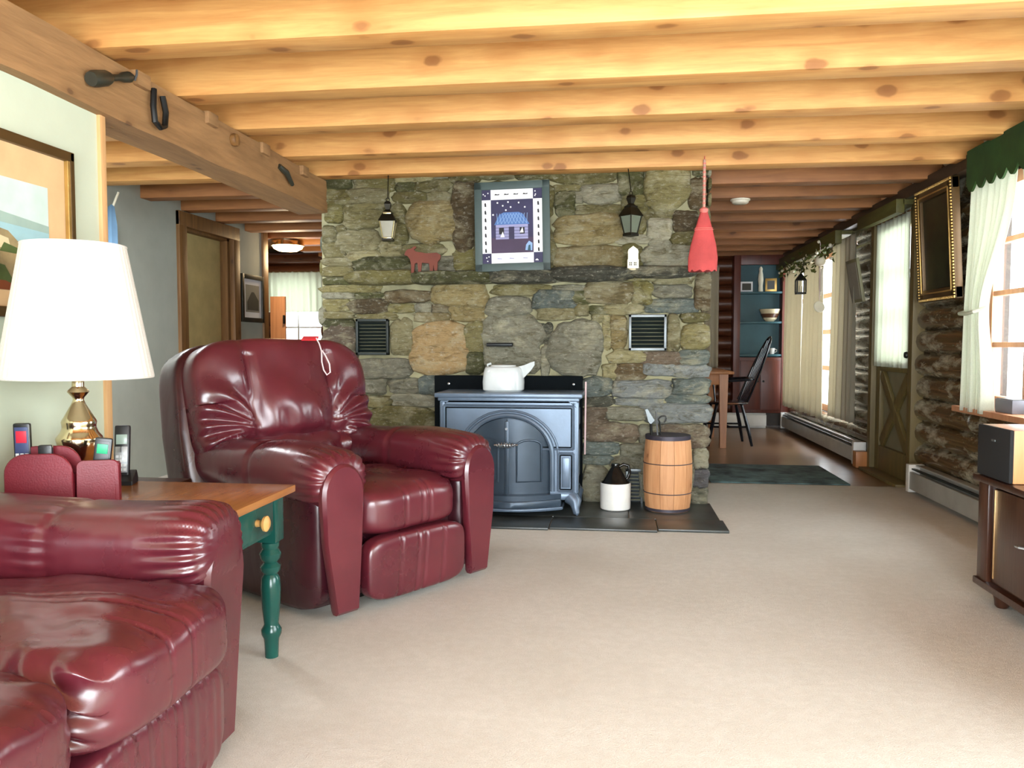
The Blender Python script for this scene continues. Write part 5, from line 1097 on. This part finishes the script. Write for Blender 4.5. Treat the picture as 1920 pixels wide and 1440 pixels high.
# hutch
HT = thing('hutch', 'red-brown built-in hutch with teal shelves at the back of the dining room', 'hutch', (1.82, 10.4, -0.004))
G().box(-0.32, -0.24, -0.03, 0.2, 0.2, 2.18, .004).box(0.27, 0.38, -0.03, 0.2, 0.2, 2.18, .004).obj('stile', M['hutchred'], HT)
G().box(-0.24, 0.27, -0.03, 0.02, 2.06, 2.18, .004).obj('top_rail', M['hutchred'], HT)
G().box(-0.24, 0.27, 0.16, 0.19, 0.9, 2.08).obj('back_board', M['teal'], HT)
for z in (1.7, 1.325, 0.915): G().box(-0.24, 0.27, -0.02, 0.165, z, z + 0.025, .003).obj('shelf', M['teal'], HT)
G().box(-0.24, 0.27, -0.02, 0.19, 0.2, 0.9, .004).obj('carcass', M['hutchred'], HT)
for x0, x1 in ((-0.23, 0.01), (0.02, 0.26)):
    d = G().box(x0, x1, -0.04, -0.02, 0.24, 0.86, .004).obj('door', M['hutchred'], HT); G().lathe([(0, 0), (0.012, 0), (0.014, 0.014), (0, 0.02)], 10, T=Matrix.Translation(((x0 + x1) / 2 + (0.09 if x0 < 0 else -0.09), -0.04, 0.6)) @ Matrix.Rotation(pi / 2, 4, 'X')).obj('knob', M['blackiron'], d)
HZ = 1.725 - 0.004
pf = thing('picture_frame', 'small white framed photo on the top shelf of the hutch', 'picture frame', (1.665, 10.45, HZ), 0, 'ornaments on the hutch shelves')
G().box(-0.075, 0.075, 0, 0.015, 0, 0.13, .003).obj('frame', M['white'], pf); G().box(-0.055, 0.055, -0.002, 0.004, 0.022, 0.108).obj('photo', M['barn'], pf)
fg2 = G().lathe([(0, 0), (0.03, 0), (0.026, 0.08), (0.034, 0.15), (0.028, 0.22), (0.02, 0.26), (0.024, 0.29), (0.012, 0.315), (0, 0.32)], 14, (1.84, 10.47, HZ)).obj('figurine', M['whitepaint']); tag(base(fg2, (1.84, 10.47, HZ)), 'tall white figurine on the top shelf of the hutch', 'figurine', 'ornaments on the hutch shelves')
pf = thing('picture_frame', 'small gold frame beside the white figurine on the top hutch shelf', 'picture frame', (1.965, 10.46, HZ), -0.2, 'ornaments on the hutch shelves')
G().box(-0.07, 0.07, 0, 0.015, 0, 0.17, .003).obj('frame', M['gold'], pf); G().box(-0.045, 0.045, -0.002, 0.004, 0.03, 0.14).obj('photo', M['dkframe'], pf)
def bowl(z, r, h, m, lab):
    o = G().lathe([(0.0, 0), (r * .45, 0), (r * .8, h * .45), (r, h), (r * .96, h), (r * .74, h * .5), (r * .4, 0.012), (0, 0.012)], 28, (1.96, 10.475, z)).obj('bowl', m); tag(base(o, (1.96, 10.475, z)), lab, 'bowl', 'bowls stacked on the hutch')
bowl(1.347, 0.10, 0.07, M['cream'], 'small cream bowl at the bottom of the hutch stack'); bowl(1.36, 0.115, 0.085, M['brownglaze'], 'brown bowl in the middle of the hutch stack'); bowl(1.378, 0.13, 0.125, M['cream'], 'large cream bowl on top of the hutch stack')
cp = thing('cup', 'small white cup on the lowest hutch shelf', 'cup', (1.99, 10.46, 0.937), 0, 'ornaments on the hutch shelves')
G().lathe([(0, 0), (0.028, 0), (0.036, 0.05), (0.038, 0.075), (0.034, 0.075), (0.03, 0.01), (0, 0.01)], 18).obj('body', M['stoneware'], cp); G().tube([(0.034, 0, 0.06), (0.058, 0, 0.055), (0.056, 0, 0.03), (0.032, 0, 0.022)], 0.005, 6).obj('handle', M['stoneware'], cp)
# smoke detector
o = G().lathe([(0, 0.0), (0.05, 0.0), (0.062, 0.008), (0.066, 0.022), (0.075, 0.026), (0.075, 0.036), (0, 0.036)], 28, (0.967, 6.43, 2.145)).obj('smoke_detector', M['plastic']); tag(base(o, (0.967, 6.43, 2.145)), 'round white smoke detector under the ceiling joist beyond the chimney', 'smoke detector')
# lantern, chime and garland in the dining window
DL = thing('candle_lantern', 'black candle lantern hanging in front of the dining window', 'lantern', (2.0, 9.0, 1.6))
G().box(-0.05, 0.05, -0.05, 0.05, 0, 0.02, .002).obj('base', M['blackiron'], DL)
for x in (-0.045, 0.045):
    for y in (-0.045, 0.045): G().box(x - .006, x + .006, y - .006, y + .006, 0.02, 0.15).obj('corner_bar', M['blackiron'], DL)
G().box(-0.043, 0.043, -0.043, 0.043, 0.02, 0.148).obj('pane', M['glass'], DL); G().lathe([(0.075, 0.148), (0.07, 0.155), (0.02, 0.215), (0.008, 0.225), (0.0, 0.23)], 4, a0=pi / 4, a1=pi / 4 + 2 * pi).obj('roof', M['blackiron'], DL, ang=.4); G().lathe([(0, .02), (.018, .02), (.018, .09), (0, .09)], 12).obj('candle', M['cream'], DL); G().tube([(0, 0, 0.228), (0.05, 0, 0.42)], 0.004, 6).obj('hook', M['blackiron'], DL)
WCm = thing('wind_chime', 'shell wind chime with white disc hanging at the dining window', 'wind chime', (1.99, 8.15, 1.37))
G().lathe([(0, -.006), (0.055, -.006), (0.058, 0), (0.055, 0.006), (0, 0.006)], 24, T=Matrix.Translation((0, 0, 0.055)) @ Matrix.Rotation(math.radians(75), 4, 'X') @ Matrix.Rotation(0.3, 4, 'Y')).obj('disc', M['blueglow'], WCm); G().tube([(0, 0, 0.11), (0.0, 0, 0.68)], 0.003, 6).obj('cord', M['string'], WCm)
for k, (dy, z) in enumerate(((-0.035, 0.2), (0.0, 0.17), (0.035, 0.22))): G().tube([(0.012, dy, z), (0.012, dy, z + 0.22)], 0.012, 8).obj('chime_tube', M['plastic'], WCm)
G().puff(0, 0, 0.5, 0.05, 0.06, 0.05, 8, 2.5).obj('shell_cluster', M['berry'], WCm)
GA = thing('garland', 'leafy garland with pale blossoms along the top of the dining window', 'garland', (2.03, 9.0, 1.9))
gl = G(); gb = G(); rg_ = random.Random(9)
for k in range(210):
    y = rg_.uniform(-1.1, 1.22); z = rg_.gauss(0.03, 0.045) - 0.02 * math.cos(y * 4); x = rg_.gauss(-0.0, 0.02); T = Matrix.Translation((x, y, z)) @ Matrix.Rotation(rg_.uniform(0, 6), 4, 'X') @ Matrix.Rotation(rg_.uniform(-1, 1), 4, 'Y')
    if k % 6: gl.add([(0, 0, 0), (0.004, 0.016, 0.03), (0, 0, 0.07), (-0.004, -0.016, 0.03)], [(0, 1, 2, 3)], T)
    else: gb.puff(0, 0, 0, 0.016, 0.016, 0.016, 3, 2, None, T)
gl.obj('leaves', M['leaf'], GA, ang=3)['kind'] = 'stuff'; gb.obj('blossoms', M['berry'], GA)['kind'] = 'stuff'
G().tube([(0, -1.15, 0.03), (0.0, -0.5, 0.01), (0, 0.5, 0.04), (0, 1.25, 0.02)], 0.006, 6).obj('stem', M['leaf'], GA)
